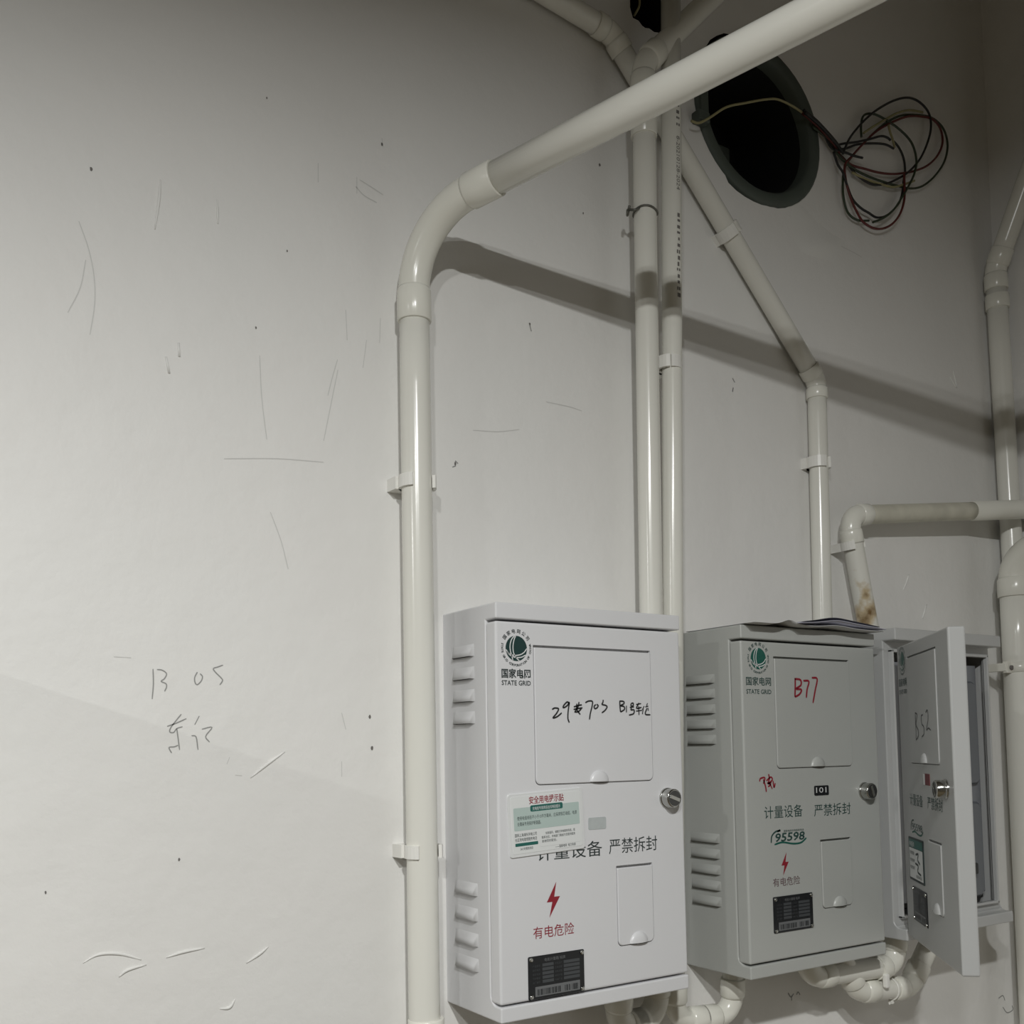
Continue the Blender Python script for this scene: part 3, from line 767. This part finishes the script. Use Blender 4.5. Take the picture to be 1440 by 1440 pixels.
def louver(body, y0, y1, z, h, x, org):
    mb_ = MB()
    p = 0.0042
    e = 0.0075
    v = [(x, y0, z), (x, y1, z), (x, y1, z + h), (x, y0, z + h),
         (x - p, y0 + 0.004, z + 0.0004), (x - p, y1 + e * -1 + 0.0, z + 0.0004),
         (x - p * 0.75, y1 - e, z + h * 0.42), (x - p * 0.75, y0 + 0.004, z + h * 0.42)]
    # y runs towards the room (negative); y1 is the front end
    v[5] = (x - p, y1 + 0.005, z + 0.0004)
    v[6] = (x - p * 0.7, y1 + 0.006, z + h * 0.45)
    v[4] = (x - p, y0 - 0.004, z + 0.0004)
    v[7] = (x - p * 0.7, y0 - 0.004, z + h * 0.45)
    mb_.add(v, [(4, 7, 6, 5), (7, 3, 2, 6), (0, 3, 7, 4), (5, 6, 2, 1)], 0, True)
    mb_.add([v[0], v[4], v[5], v[1]], [(0, 1, 2, 3)], 1)  # closed underside coloured dark for the shade inside the louver opening
    return mb_.build('louver', [PAINT, 'slot'], body, org)


def shield_text(mb_, s, cx, cz, r, a0, a1, size, m=0, inward=False, bold=0.0):
    n = len(s)
    for i, ch in enumerate(s):
        if ch == ' ':
            continue
        a = math.radians(a0 + (a1 - a0) * (i + 0.5) / n)
        rot = a + math.pi / 2 if inward else a - math.pi / 2
        off = -0.36 * size
        x = cx + r * math.cos(a) - off * math.sin(rot) * -1 * 0
        # shift so the glyph centre lies on the circle
        gx = cx + r * math.cos(a) + 0.36 * size * math.sin(rot)
        gz = cz + r * math.sin(a) - 0.36 * size * math.cos(rot)
        mb_.text(ch, gx, gz, size, m=m, align='CENTER', rot=rot, bold=bold)


def emblem(door, cx, cz, R, tm, gm):
    """round globe emblem ringed with lettering"""
    mb_ = MB()
    n = 40
    rg = R * 0.735
    mb_.add([(cx + rg * math.cos(2 * math.pi * k / n), -0.0003, cz + rg * math.sin(2 * math.pi * k / n)) for k in range(n)], [tuple(range(n))])
    mb_.build('emblem_globe', gm, door)
    mb_ = MB()
    def cl(pts):
        return [(cx + rg * x, cz + rg * y) for x, y in pts]
    for pts in ([(-0.15, 0.99), (-0.42, 0.72), (-0.58, 0.30), (-0.58, -0.15), (-0.45, -0.6), (-0.35, -0.93)],
                [(-0.05, 0.99), (-0.22, 0.65), (-0.32, 0.15), (-0.28, -0.35), (-0.05, -0.72), (0.25, -0.97)],
                [(-0.98, -0.12), (-0.72, -0.42), (-0.25, -0.56), (0.3, -0.50), (0.7, -0.3), (0.97, 0.02)],
                [(-0.90, -0.30), (-0.55, -0.58), (-0.05, -0.72), (0.45, -0.68), (0.85, -0.5)]):
        mb_.ribbon(cl(pts), rg * 0.085, -0.0005)
    mb_.build('emblem_lines', 'film', door)
    mb_ = MB()
    shield_text(mb_, '国家电网公司', cx, cz, R * 1.0, 152, 28, R * 0.27, bold=0.012)
    shield_text(mb_, 'STATE GRID CORPORATION OF CHINA', cx, cz, R * 0.97, 163, 377, R * 0.19, inward=True, bold=0.025)
    mb_.build('emblem_ring_lettering', tm, door)


def bolt_mark(door, cx, cz, h):
    k = h / 100.0
    pts = [(12, 50), (-22, -6), (-3, -6), (-14, -50), (24, 8), (4, 8)]
    mb_ = MB()
    mb_.poly([(cx + a * k, cz + b * k) for a, b in [pts[0], pts[1], pts[2], pts[3], pts[4], pts[5]]], -0.0003)
    # keep it a clean concave fill
    bm = bmesh.new()
    o = mb_.build('lightning_mark', 'red', door)
    bm.from_mesh(o.data); bmesh.ops.triangulate(bm, faces=bm.faces); bm.to_mesh(o.data); bm.free()


def letters(door, s, x0, x1, z, size, m, name='lettering', bold=0.0, y=-0.0003):
    mb_ = MB()
    mb_.text(s, x0, z, size, y=y, width=(x1 - x0), bold=bold)
    return mb_.build(name, m, door)


def flap(door, x0, x1, z0, z1, name):
    mb_ = MB()
    mb_.plate(rrect(x0 + 0.0009, x1 - 0.0009, z0 + 0.0009, z1 - 0.0028, 0.006, corners='bottom'), -0.0012, 0.0015, 0.0008)
    mb_.build(name, PAINT, door)
    # pressed finger lug on the lower edge
    mb_ = MB()
    cx = (x0 + x1) / 2 + 0.003
    n, k = 14, 5
    vs = []
    for j in range(k + 1):
        t = j / k
        for i in range(n + 1):
            a = math.pi * i / n
            rr = 0.0135 * math.cos(t * math.pi / 2)
            vs.append((cx + rr * math.cos(a), -0.0012 - 0.0045 * math.sin(t * math.pi / 2), z0 + 0.002 + rr * 0.95 * math.sin(a)))
    fs = [(j * (n + 1) + i, (j + 1) * (n + 1) + i, (j + 1) * (n + 1) + i + 1, j * (n + 1) + i + 1) for j in range(k) for i in range(n)]
    mb_.add(vs, fs, 0, True)
    mb_.build('finger_lug', PAINT, door)


def nameplate(door, x0, x1, z0, z1):
    mb_ = MB()
    mb_.plate(rrect(x0, x1, z0, z1, 0.0015, 2), -0.0012, 0.0, 0.0004)
    w, h = x1 - x0, z1 - z0
    y = -0.0014
    def q(a, b, c, d, m):
        mb_.poly([(x0 + a * w, z0 + c * h), (x0 + b * w, z0 + c * h), (x0 + b * w, z0 + d * h), (x0 + a * w, z0 + d * h)], y, None, m)
    q(0.11, 0.91, 0.06, 0.29, 2)
    for i in range(5):
        zc = 0.36 + i * 0.095
        q(0.24, 0.44, zc, zc + 0.07, 1); q(0.62, 0.91, zc, zc + 0.07, 1)
    mb_.text('电能计量箱 铭牌', x0 + 0.28 * w, z0 + 0.86 * h, h * 0.085, y=y, m=2)
    for i, s in enumerate(('出厂编号', '防护等级', '额定电流', '额定电压', '产品型号')):
        mb_.text(s, x0 + 0.07 * w, z0 + (0.37 + i * 0.095) * h, h * 0.055, y=y, m=1)
        mb_.text(s[::-1], x0 + 0.46 * w, z0 + (0.37 + i * 0.095) * h, h * 0.055, y=y, m=1)
    rnd = random.Random(7)
    xx = 0.15
    while xx < 0.86:
        b = rnd.choice((0.006, 0.010, 0.016))
        if not (0.56 < xx < 0.63 or 0.72 < xx < 0.76):
            mb_.poly([(x0 + xx * w, z0 + 0.09 * h), (x0 + (xx + b) * w, z0 + 0.09 * h), (x0 + (xx + b) * w, z0 + 0.23 * h), (x0 + xx * w, z0 + 0.23 * h)], y - 0.0002, None, 0)
        xx += b + rnd.choice((0.008, 0.012, 0.018))
    mb_.build('nameplate', ['black', 'plategrey', 'platepale'], door)
    for (a, b) in ((0.045, 0.07), (0.955, 0.07), (0.045, 0.93), (0.955, 0.93)):
        mr = MB()
        mr.cyl((x0 + a * w, -0.0012, z0 + b * h), (0, -1, 0), 0.0024, 0.0018, 14, b=0.0009)
        mr.build('rivet', 'chrome', door)


def lock(door, cx, cz, turn=0.35):
    mb_ = MB()
    mb_.cyl((cx, 0.0, cz), (0, -1, 0), 0.0122, 0.003, 28, b=0.001)
    mb_.cyl((cx, -0.0025, cz), (0, -1, 0), 0.0112, 0.0115, 28, b=0.0015)
    o = mb_.build('cam_lock', 'chrome', door)
    mb_ = MB()
    mb_.box(-0.0078, 0.0078, -0.0152, -0.0142, -0.0022, 0.0022, 0.0003)
    mb_.xform(Matrix.Translation((cx, 0, cz)) @ Matrix.Rotation(turn, 4, 'Y'))
    mb_.build('key_slot', 'chrome', door)
    mb_ = MB()
    mb_.cyl((cx, -0.0139, cz), (0, -1, 0), 0.0092, 0.0004, 24)
    mb_.build('lock_reflection_disc', 'lock_reflection', door)  # disc paints a dark reflection onto the lock front
    return o


def cut_local(obj, cutter):
    """boolean difference with the cutter given in the object's own frame"""
    cobj = cutter.build('cut', 'slot')
    tmp = bpy.data.objects.new('tmp_cut', obj.data)
    COL.objects.link(tmp)
    md = tmp.modifiers.new('b', 'BOOLEAN'); md.operation = 'DIFFERENCE'; md.object = cobj; md.solver = 'EXACT'
    bpy.context.view_layer.update()
    dg = bpy.context.evaluated_depsgraph_get()
    obj.data = bpy.data.meshes.new_from_object(tmp.evaluated_get(dg))
    bpy.data.objects.remove(tmp); bpy.data.objects.remove(cobj)


def make_box(label, x0, zt, nl, louv, door_angle=0.0, door_dz=0.0, hinge=None, hollow=False, group='grey meter boxes on the wall'):
    base = (x0 + W / 2, 0, zt - H)
    root = empty('meter_box', base, label, 'meter box', group)
    yb = -(D - TD)
    t = 0.0016
    # one folded sheet: hood, side and lip share the same side profile, with a rounded notch for the door
    R_ = 0.011
    prof = [(0.0, zt - H), (0.0, zt), (-D - 0.001, zt), (-D - 0.001, zt - HOOD), (yb, zt - HOOD)]
    prof += [(yb - R_ * (1 - math.cos(a)), zt - H + LIP + R_ * (1 - math.sin(a))) for a in [math.pi / 2 * k / 6 for k in range(7)]]
    prof += [(-D - 0.0005, zt - H + LIP), (-D - 0.0005, zt - H)]
    bm = bmesh.new()
    ring = [bm.verts.new((x0, y_, z_)) for y_, z_ in prof]
    f0 = bm.faces.new(ring)
    ext = bmesh.ops.extrude_face_region(bm, geom=[f0])
    bmesh.ops.translate(bm, verts=[g for g in ext['geom'] if isinstance(g, bmesh.types.BMVert)], vec=(W, 0, 0))
    bmesh.ops.recalc_face_normals(bm, faces=bm.faces)
    sharp = [e for e in bm.edges if e.calc_face_angle(0) > 0.6 and not all(abs(v.co.y) < 1e-6 for v in e.verts)]
    bmesh.ops.bevel(bm, geom=sharp, offset=0.0018, segments=3, affect='EDGES', profile=0.5, clamp_overlap=True)
    bm.verts.index_update()
    mb_ = MB()
    mb_.add([v.co.copy() for v in bm.verts], [[v.index for v in f.verts] for f in bm.faces])
    bm.free()
    body = mb_.build('body', PAINT, root, base)
    cv = MB(); cv.box(x0 + t, x0 + W - t, -D + TD - 0.004, -0.003, zt - H + LIP + 0.001, zt - HOOD - 0.001)
    for i_ in range(len(cv.v)):
        cv.v[i_] = cv.v[i_] - Vector(base)
    cut_local(body, cv)
    mb_ = MB()
    f = 0.016
    ya, yc = yb - 0.0002, yb + 0.002
    zl, zh = zt - H + LIP, zt - HOOD
    mb_.box(x0 + t, x0 + f, ya, yc, zl, zh); mb_.box(x0 + W - f, x0 + W - t, ya, yc, zl, zh)
    mb_.box(x0 + f, x0 + W - f, ya, yc, zl, zl + f); mb_.box(x0 + f, x0 + W - f, ya, yc, zh - f, zh)
    # raised gasket rim round the opening
    for (a, b, c, d) in ((x0 + f - 0.004, x0 + f, zl + f - 0.004, zh - f + 0.004), (x0 + W - f, x0 + W - f + 0.004, zl + f - 0.004, zh - f + 0.004)):
        mb_.box(a, b, ya - 0.007, yc, c, d, 0.001)
    for (c, d) in ((zl + f - 0.004, zl + f), (zh - f, zh - f + 0.004)):
        mb_.box(x0 + f - 0.004, x0 + W - f + 0.004, ya - 0.007, yc, c, d, 0.001)
    mb_.build('front_frame', PAINT, root, base)
    for grp in louv:
        (ly0, ly1, zs) = grp
        for z in zs:
            louver(body, ly0, ly1, z, nl, x0 + 0.0002, base)
    # door: local frame with its origin on the outer face at the hinge edge, z = 0 at the box top
    hx, hy = hinge if hinge else (x0, -D)
    mb_ = MB()
    zlo, zhi = -H + LIP + 0.0022, -HOOD - 0.0026
    mb_.box(0.0, W - 0.0005, 0.0, TD - 0.0005, zlo, zhi, 0.0026, seg=3)
    door = mb_.build('door', [PAINT, PAINT], root)
    door.location = Vector((hx, hy, zt + door_dz)) - Vector(base)
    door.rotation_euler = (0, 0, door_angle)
    return root, door, base


def cut_flaps(door, rects):
    for (a, b, c, d) in rects:
        cm_ = MB()
        cm_.poly(rrect(a, b, c, d, 0.0065, corners='bottom'), -0.01, 0.0042)
        cut_local(door, cm_)


# ---- first box
Z1 = 1.75
r1, d1, b1 = make_box('nearest grey meter box, closed, with handwritten 29#703 and a safety notice sticker', 0.0, Z1, 0.0145,
                      [(-0.0238, -0.0712, [1.6945, 1.6692, 1.6438, 1.6190]), (-0.0225, -0.0722, [1.4285, 1.4010, 1.3735, 1.3463])])
F1, F1b = (0.0485, 0.2182, -0.2005, -0.0452), (0.1590, 0.2134, -0.3883, -0.2963)
cut_flaps(d1, [F1, F1b])
flap(d1, *F1, 'meter_window_flap')
flap(d1, *F1b, 'breaker_flap')
emblem(d1, 0.0265, -0.0500, 0.0190, 'textblack', 'green_dk')
letters(d1, '国家电网', 0.0068, 0.0448, -0.0818, 0.0108, 'textblack', bold=0.02)
letters(d1, 'STATE GRID', 0.0068, 0.0448, -0.0905, 0.0074, 'textblack', bold=0.015)
lock(d1, 0.239, -0.2216)
letters(d1, '计量设备', 0.0490, 0.1390, -0.2815, 0.0188, 'textblack')
letters(d1, '严禁拆封', 0.1490, 0.2215, -0.2808, 0.0188, 'textblack')
bolt_mark(d1, 0.0695, -0.3262, 0.0385)
letters(d1, '有电危险', 0.0425, 0.0972, -0.3652, 0.0140, 'red')
nameplate(d1, 0.0348, 0.1098, -0.4305, -0.3845)
mb = MB()
for s in HAND1:
    mb.ribbon(s, 0.0018, -0.0016)
mb.build('marker_writing', 'pen', d1)
# worn grey label
mb = MB(); mb.plate(rrect(0.1200, 0.1456, -0.2530, -0.2392, 0.002), -0.0004, 0.0, 0.0001)
mb.build('blank_label', 'label_grey', d1)
# safety notice: glued plastic card
nx0, nx1, nz0, nz1 = 0.0138, 0.1142, -0.2775, -0.2090
mb = MB()
mb.plate(rrect(nx0, nx1, nz0, nz1, 0.003, 3), -0.0016, 0.0, 0.0004, m=0)
mb.plate(rrect(nx0 + 0.0035, nx1 - 0.0035, nz0 + 0.0035, nz1 - 0.0030, 0.002, 3), -0.0019, -0.0012, 0.0002, m=1)
y = -0.0021
mb.poly(rrect(nx0 + 0.0065, nx1 - 0.0060, nz0 + 0.0285, nz1 - 0.0155, 0.001, 2), y, None, 2)
mb.poly(rrect(nx0 + 0.0285, nx0 + 0.0720, nz1 - 0.0208, nz1 - 0.0140, 0.0015, 2), y - 0.0001, None, 3)
mb.text('安全用电提示贴', nx0 + 0.0275, nz1 - 0.0118, 0.0088, y=y, m=4, width=0.0465, bold=0.012)
mb.text('充电桩专用表后出线特别提示', nx0 + 0.0315, nz1 - 0.0193, 0.0042, y=y - 0.0002, m=1, width=0.037)
mb.text('使用电缆线径不小于10平方毫米，应采用铜芯电缆，电源', nx0 + 0.0108, nz1 - 0.0285, 0.0046, y=y - 0.0001, m=5, width=0.080)
mb.text('处需装专用保护断路器。', nx0 + 0.0108, nz1 - 0.0348, 0.0046, y=y - 0.0001, m=5, width=0.031)
mb.text('国网上海浦东供电公司', nx0 + 0.0068, nz0 + 0.0222, 0.0040, y=y, m=5, width=0.0285)
mb.text('社区用电管理服务电话', nx0 + 0.0068, nz0 + 0.0172, 0.0040, y=y, m=5, width=0.0285)
mb.poly(rrect(nx0 + 0.0068, nx0 + 0.0365, nz0 + 0.0118, nz0 + 0.0152, 0.0005, 1), y, None, 3)
mb.text('24小时服务热线', nx0 + 0.0130, nz0 + 0.0075, 0.0034, y=y, m=5, width=0.0165)
mb.poly(rrect(nx0 + 0.0390, nx1 - 0.0060, nz0 + 0.0085, nz0 + 0.0255, 0.0008, 2), y, None, 6)
mb.text('如有疑问，请拨打供电服务热线，或', nx0 + 0.0470, nz0 + 0.0215, 0.0032, y=y - 0.0002, m=5, width=0.040)
mb.text('联系社区，供电部门竭诚为您提供服务', nx0 + 0.0415, nz0 + 0.0172, 0.0032, y=y - 0.0002, m=5, width=0.0455)
mb.text('谢谢您的配合。', nx0 + 0.0415, nz0 + 0.0130, 0.0032, y=y - 0.0002, m=5, width=0.020)
mb.text('——国家电网  电力热线', nx0 + 0.0590, nz0 + 0.0052, 0.0034, y=y, m=5, width=0.028)
mb.xform(Matrix.Translation((nx0, 0, nz0)) @ Matrix.Rotation(math.radians(-2.6), 4, 'Y') @ Matrix.Translation((-nx0, 0, -nz0)))
mb.build('safety_notice', ['film', 'sheet', 'mint', 'sticker_green', 'red', 'textblack', 'sheet'], d1)

# ---- second box
Z2, X2 = 1.745, 0.3703
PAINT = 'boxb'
r2, d2, b2 = make_box('middle grey meter box, closed, marked B77 in red, papers on top', X2, Z2, 0.0125,
                      [(-0.0135, -0.0685, [1.6725, 1.6527, 1.6325, 1.6123, 1.5920]), (-0.0145, -0.0695, [1.4625, 1.4422, 1.4215, 1.4010, 1.3805])])
F2, F2b = (0.0590, 0.2092, -0.1868, -0.0392), (0.1375, 0.1995, -0.3752, -0.2832)
cut_flaps(d2, [F2, F2b])
flap(d2, *F2, 'meter_window_flap')
flap(d2, *F2b, 'breaker_flap')
emblem(d2, 0.0310, -0.0432, 0.0190, 'textgreen', 'green')
letters(d2, '国家电网', 0.0075, 0.0532, -0.0772, 0.0118, 'textgreen', bold=0.012)
letters(d2, 'STATE GRID', 0.0075, 0.0532, -0.0890, 0.0082, 'textgreen', bold=0.012)
lock(d2, 0.2320, -0.2215, 1.2)
letters(d2, '计量设备', 0.0330, 0.1050, -0.2490, 0.0175, 'textgreen')
letters(d2, '严禁拆封', 0.1275, 0.2015, -0.2505, 0.0175, 'textgreen')
mb = MB()
mb.text('95598', 0.0505, -0.2805, 0.0150, width=0.0560, m=0, bold=0.02)
mb.v = [Vector((v.x + (v.z + 0.2805) * 0.18, v.y, v.z)) for v in mb.v]
mb.ribbon([(0.0440, -0.2815), (0.0455, -0.2730), (0.0530, -0.2675), (0.0620, -0.2668)], 0.0022)
mb.ribbon([(0.0560, -0.2675), (0.0615, -0.2660)], 0.0036)
mb.ribbon([(0.0500, -0.2840), (0.0650, -0.2820), (0.0850, -0.2850), (0.1000, -0.2845), (0.1105, -0.2790)], 0.0024, m=1)
mb.text('国家电网供电服务热线', 0.0680, -0.2690, 0.0032, width=0.038)
mb.build('hotline_logo', ['textgreen', 'green'], d2)
bolt_mark(d2, 0.0680, -0.3100, 0.0300)
letters(d2, '有电危险', 0.0448, 0.0955, -0.3370, 0.0118, 'redgrey')
nameplate(d2, 0.0437, 0.1178, -0.3970, -0.3508)
mb = MB(); mb.plate(rrect(0.1292, 0.1578, -0.2242, -0.2110, 0.0018), -0.0008, 0.0, 0.0002)
mb.text('101', 0.1320, -0.2205, 0.0105, y=-0.0010, m=1, width=0.0205)
mb.build('number_tag', ['black', 'film'], d2)
mb = MB()
for s in HAND2:
    mb.ribbon(s, 0.0028, -0.0016)
mb.build('marker_writing', 'redpen', d2)
mb = MB()
for s in SCRIB2:
    mb.ribbon(s, 0.0022, -0.0004)
mb.build('marker_scribble', 'redpen', d2)

# ---- third box, door swung open towards the room
X3, Z3 = 0.6834, 1.757
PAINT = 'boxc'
ANG3 = math.radians(-131.5)
r3, d3, b3 = make_box('farthest grey meter box with its door swung wide open', X3, Z3, 0.0125,
                      [(-0.0135, -0.0685, [1.6845, 1.6647, 1.6445, 1.6243, 1.6040]), (-0.0145, -0.0695, [1.4745, 1.4542, 1.4335, 1.4130, 1.3925])],
                      door_angle=ANG3, door_dz=-0.009, hinge=(X3 + 0.0005, -D - 0.002))
cut_flaps(d3, [F2, F2b])
flap(d3, *F2, 'meter_window_flap')
flap(d3, *F2b, 'breaker_flap')
emblem(d3, 0.0310, -0.0432, 0.0190, 'textgreen', 'green')
letters(d3, '国家电网', 0.0075, 0.0532, -0.0772, 0.0118, 'textgreen', bold=0.012)
letters(d3, 'STATE GRID', 0.0075, 0.0532, -0.0890, 0.0082, 'textgreen', bold=0.012)
lock(d3, 0.2320, -0.2150, 1.0)
letters(d3, '计量设备', 0.0450, 0.1150, -0.2430, 0.0175, 'textgreen')
letters(d3, '严禁拆封', 0.1400, 0.2120, -0.2430, 0.0175, 'textgreen')
mb = MB()
mb.text('95598', 0.0505, -0.2785, 0.0140, width=0.0560, m=0)
mb.ribbon([(0.0440, -0.2795), (0.0455, -0.2710), (0.0530, -0.2655), (0.0620, -0.2648)], 0.0022)
mb.ribbon([(0.0500, -0.2820), (0.0650, -0.2800), (0.0850, -0.2830), (0.1000, -0.2825), (0.1105, -0.2770)], 0.0024, m=1)
mb.build('hotline_logo', ['textgreen', 'green'], d3)
nameplate(d3, 0.0437, 0.1178, -0.4020, -0.3560)
mb = MB(); mb.plate(rrect(0.1250, 0.1560, -0.2140, -0.1990, 0.001), -0.0006, 0.0, 0.0002)
mb.poly([(0.1252, -0.2138), (0.1345, -0.2138), (0.1345, -0.1992), (0.1252, -0.1992)], -0.0008, None, 1)
mb.build('red_tag', ['redtag', 'film'], d3)
mb = MB()
q = [[(0.100, -0.118), (0.1005, -0.134), (0.100, -0.155)], [(0.100, -0.118), (0.110, -0.122), (0.102, -0.134), (0.112, -0.142), (0.111, -0.150), (0.100, -0.155)],
     [(0.140, -0.122), (0.132, -0.124), (0.133, -0.134), (0.142, -0.138), (0.142, -0.147), (0.131, -0.151)],
     [(0.155, -0.120), (0.164, -0.117), (0.166, -0.128), (0.156, -0.142), (0.166, -0.140), (0.177, -0.143)]]
for s in q:
    mb.ribbon(s, 0.0016, -0.0016)
mb.build('marker_writing', 'pen', d3)
# framed notice card
mb = MB()
mb.plate(rrect(0.030, 0.110, -0.3480, -0.2890, 0.002, 2), -0.0012, 0.0, 0.0003, m=0)
mb.poly(rrect(0.033, 0.107, -0.3445, -0.3035, 0.001, 1), -0.0014, None, 1)
mb.poly(rrect(0.033, 0.107, -0.3030, -0.2915, 0.001, 1), -0.0014, None, 2)
mb.text('供电服务', 0.036, -0.3010, 0.0080, y=-0.0016, m=1, width=0.028)
mb.ribbon([(0.070, -0.311), (0.084, -0.309), (0.080, -0.317), (0.092, -0.322)], 0.003, -0.0016, 3)
mb.ribbon([(0.066, -0.323), (0.082, -0.325), (0.078, -0.333), (0.096, -0.336)], 0.003, -0.0016, 3)
for i in range(3):
    mb.text('电力客户服务经理', 0.038, -0.3120 - i * 0.010, 0.0052, y=-0.0016, m=3, width=0.024)
mb.text('联系电话', 0.070, -0.3420, 0.0050, y=-0.0016, m=3, width=0.030)
mb.build('notice_card', ['textblack', 'sheet', 'sticker_green', 'textblack'], d3)

# inside of the open box
yb = -(D - TD)
mb = MB(); mb.box(X3 + 0.0185, X3 + W - 0.0185, yb + 0.012, yb + 0.016, Z3 - H + 0.045, Z3 - 0.046, 0.001)
inner = mb.build('mount_board', 'inner', r3, b3)
mb = MB(); mb.plate(rrect(X3 + 0.060, X3 + 0.237, Z3 - 0.235, Z3 - 0.072, 0.012), yb + 0.004, yb + 0.013, 0.003)
mb.build('meter_cover', 'cover', inner, b3)
for i in range(17):
    mb = MB()
    z = Z3 - 0.105 - i * 0.0068
    mb.box(X3 + 0.130, X3 + 0.205, yb + 0.0028, yb + 0.0045, z, z + 0.0028)
    mb.build('rib', 'cover', inner, b3)
mb = MB(); mb.plate(rrect(X3 + 0.075, X3 + 0.237, Z3 - 0.410, Z3 - 0.262, 0.014), yb + 0.004, yb + 0.013, 0.003)
mb.build('breaker_cover', 'cover', inner, b3)
for i in range(7):
    mb = MB()
    z = Z3 - 0.290 - i * 0.0072
    mb.box(X3 + 0.150, X3 + 0.196, yb + 0.0028, yb + 0.0045, z, z + 0.003)
    mb.build('rib', 'slot', inner, b3)
mb = MB()
mb.box(X3 + 0.135, X3 + 0.190, yb + 0.000, yb + 0.006, Z3 - 0.382, Z3 - 0.338, 0.001)
br_ = mb.build('breaker', 'breaker', inner, b3)
mb = MB(); mb.box(X3 + 0.160, X3 + 0.200, yb - 0.009, yb + 0.001, Z3 - 0.372, Z3 - 0.355, 0.002)
mb.build('toggle', 'w_black', inner, b3)
mb = MB(); mb.tube(smooth2([(X3 + 0.150, yb + 0.006, Z3 - 0.255), (X3 + 0.166, yb - 0.004, Z3 - 0.250), (X3 + 0.172, yb - 0.002, Z3 - 0.262), (X3 + 0.165, yb + 0.006, Z3 - 0.280)]), 0.0035, 10)
mb.build('earth_wire', 'yellow', inner, b3)

# ------------------------------------------------------------------ papers lying on the middle box


def sheet(name, x0, x1, y0, y1, zf, m, label, nx=40, ny=10, th=0.0006):
    mb_ = MB()
    top, bot = [], []
    for j in range(ny + 1):
        for i in range(nx + 1):
            u, v = i / nx, j / ny
            x = x0 + (x1 - x0) * u; yy = y0 + (y1 - y0) * v
            z = zf(u, v)
            top.append((x, yy, z + th)); bot.append((x, yy, z))
    n_ = len(top)
    st = nx + 1
    fs = []
    for j in range(ny):
        for i in range(nx):
            a = j * st + i
            fs.append((a, a + 1, a + 1 + st, a + st)); fs.append((a + n_, a + st + n_, a + 1 + st + n_, a + 1 + n_))
    for i in range(nx):
        fs.append((i, i + n_, i + 1 + n_, i + 1))
        a = ny * st + i
        fs.append((a, a + 1, a + 1 + n_, a + n_))
    for j in range(ny):
        a = j * st
        fs.append((a, a + st, a + st + n_, a + n_))
        a = j * st + nx
        fs.append((a, a + n_, a + st + n_, a + st))
    mb_.add(top + bot, fs, 0, True)
    o = mb_.build(name, m, None, ((x0 + x1) / 2, (y0 + y1) / 2, Z2))
    return tag(o, label, 'paper', 'papers on the middle box')


def wave1(u, v):
    f = 1 - v                      # v = 0 at the front edge
    return Z2 + 0.0012 + f ** 2 * (0.006 * math.exp(-((u - 0.26) / 0.06) ** 2) - 0.000 + 0.003 * math.exp(-((u - 0.62) / 0.12) ** 2)) \
        - f ** 6 * 0.004 * (0.5 + 0.5 * math.sin(9 * u)) * 0


def wave2(u, v):
    f = 1 - v
    return Z2 + 0.0032 + 0.006 * math.exp(-((u - 0.58) / 0.09) ** 2) * (0.3 + 0.7 * f) + f ** 2 * (0.006 * math.sin(math.pi * min(1, max(0, (u - 0.15) / 0.85)))) 


sheet('loose_paper', X2 + 0.004, X2 + W - 0.004, -D - 0.020, -0.012, wave1, 'paper', 'creased white sheet lying lowest on the middle box')
sheet('loose_paper', X2 + 0.085, X2 + W - 0.006, -D - 0.026, -0.020, lambda u, v: wave1(0.35 + 0.65 * u, v) + 0.0022 + 0.004 * math.sin(math.pi * u) * (1 - v) ** 2, 'bluewhite', 'bluish white sheet between the other papers on the middle box')
sheet('loose_paper', X2 + 0.105, X2 + W - 0.010, -D - 0.018, -0.024, lambda u, v: wave1(0.4 + 0.6 * u, v) + 0.0062 + 0.005 * math.sin(math.pi * u) * (1 - v) ** 2, 'paperdark', 'dark printed sheet topmost on the middle box')
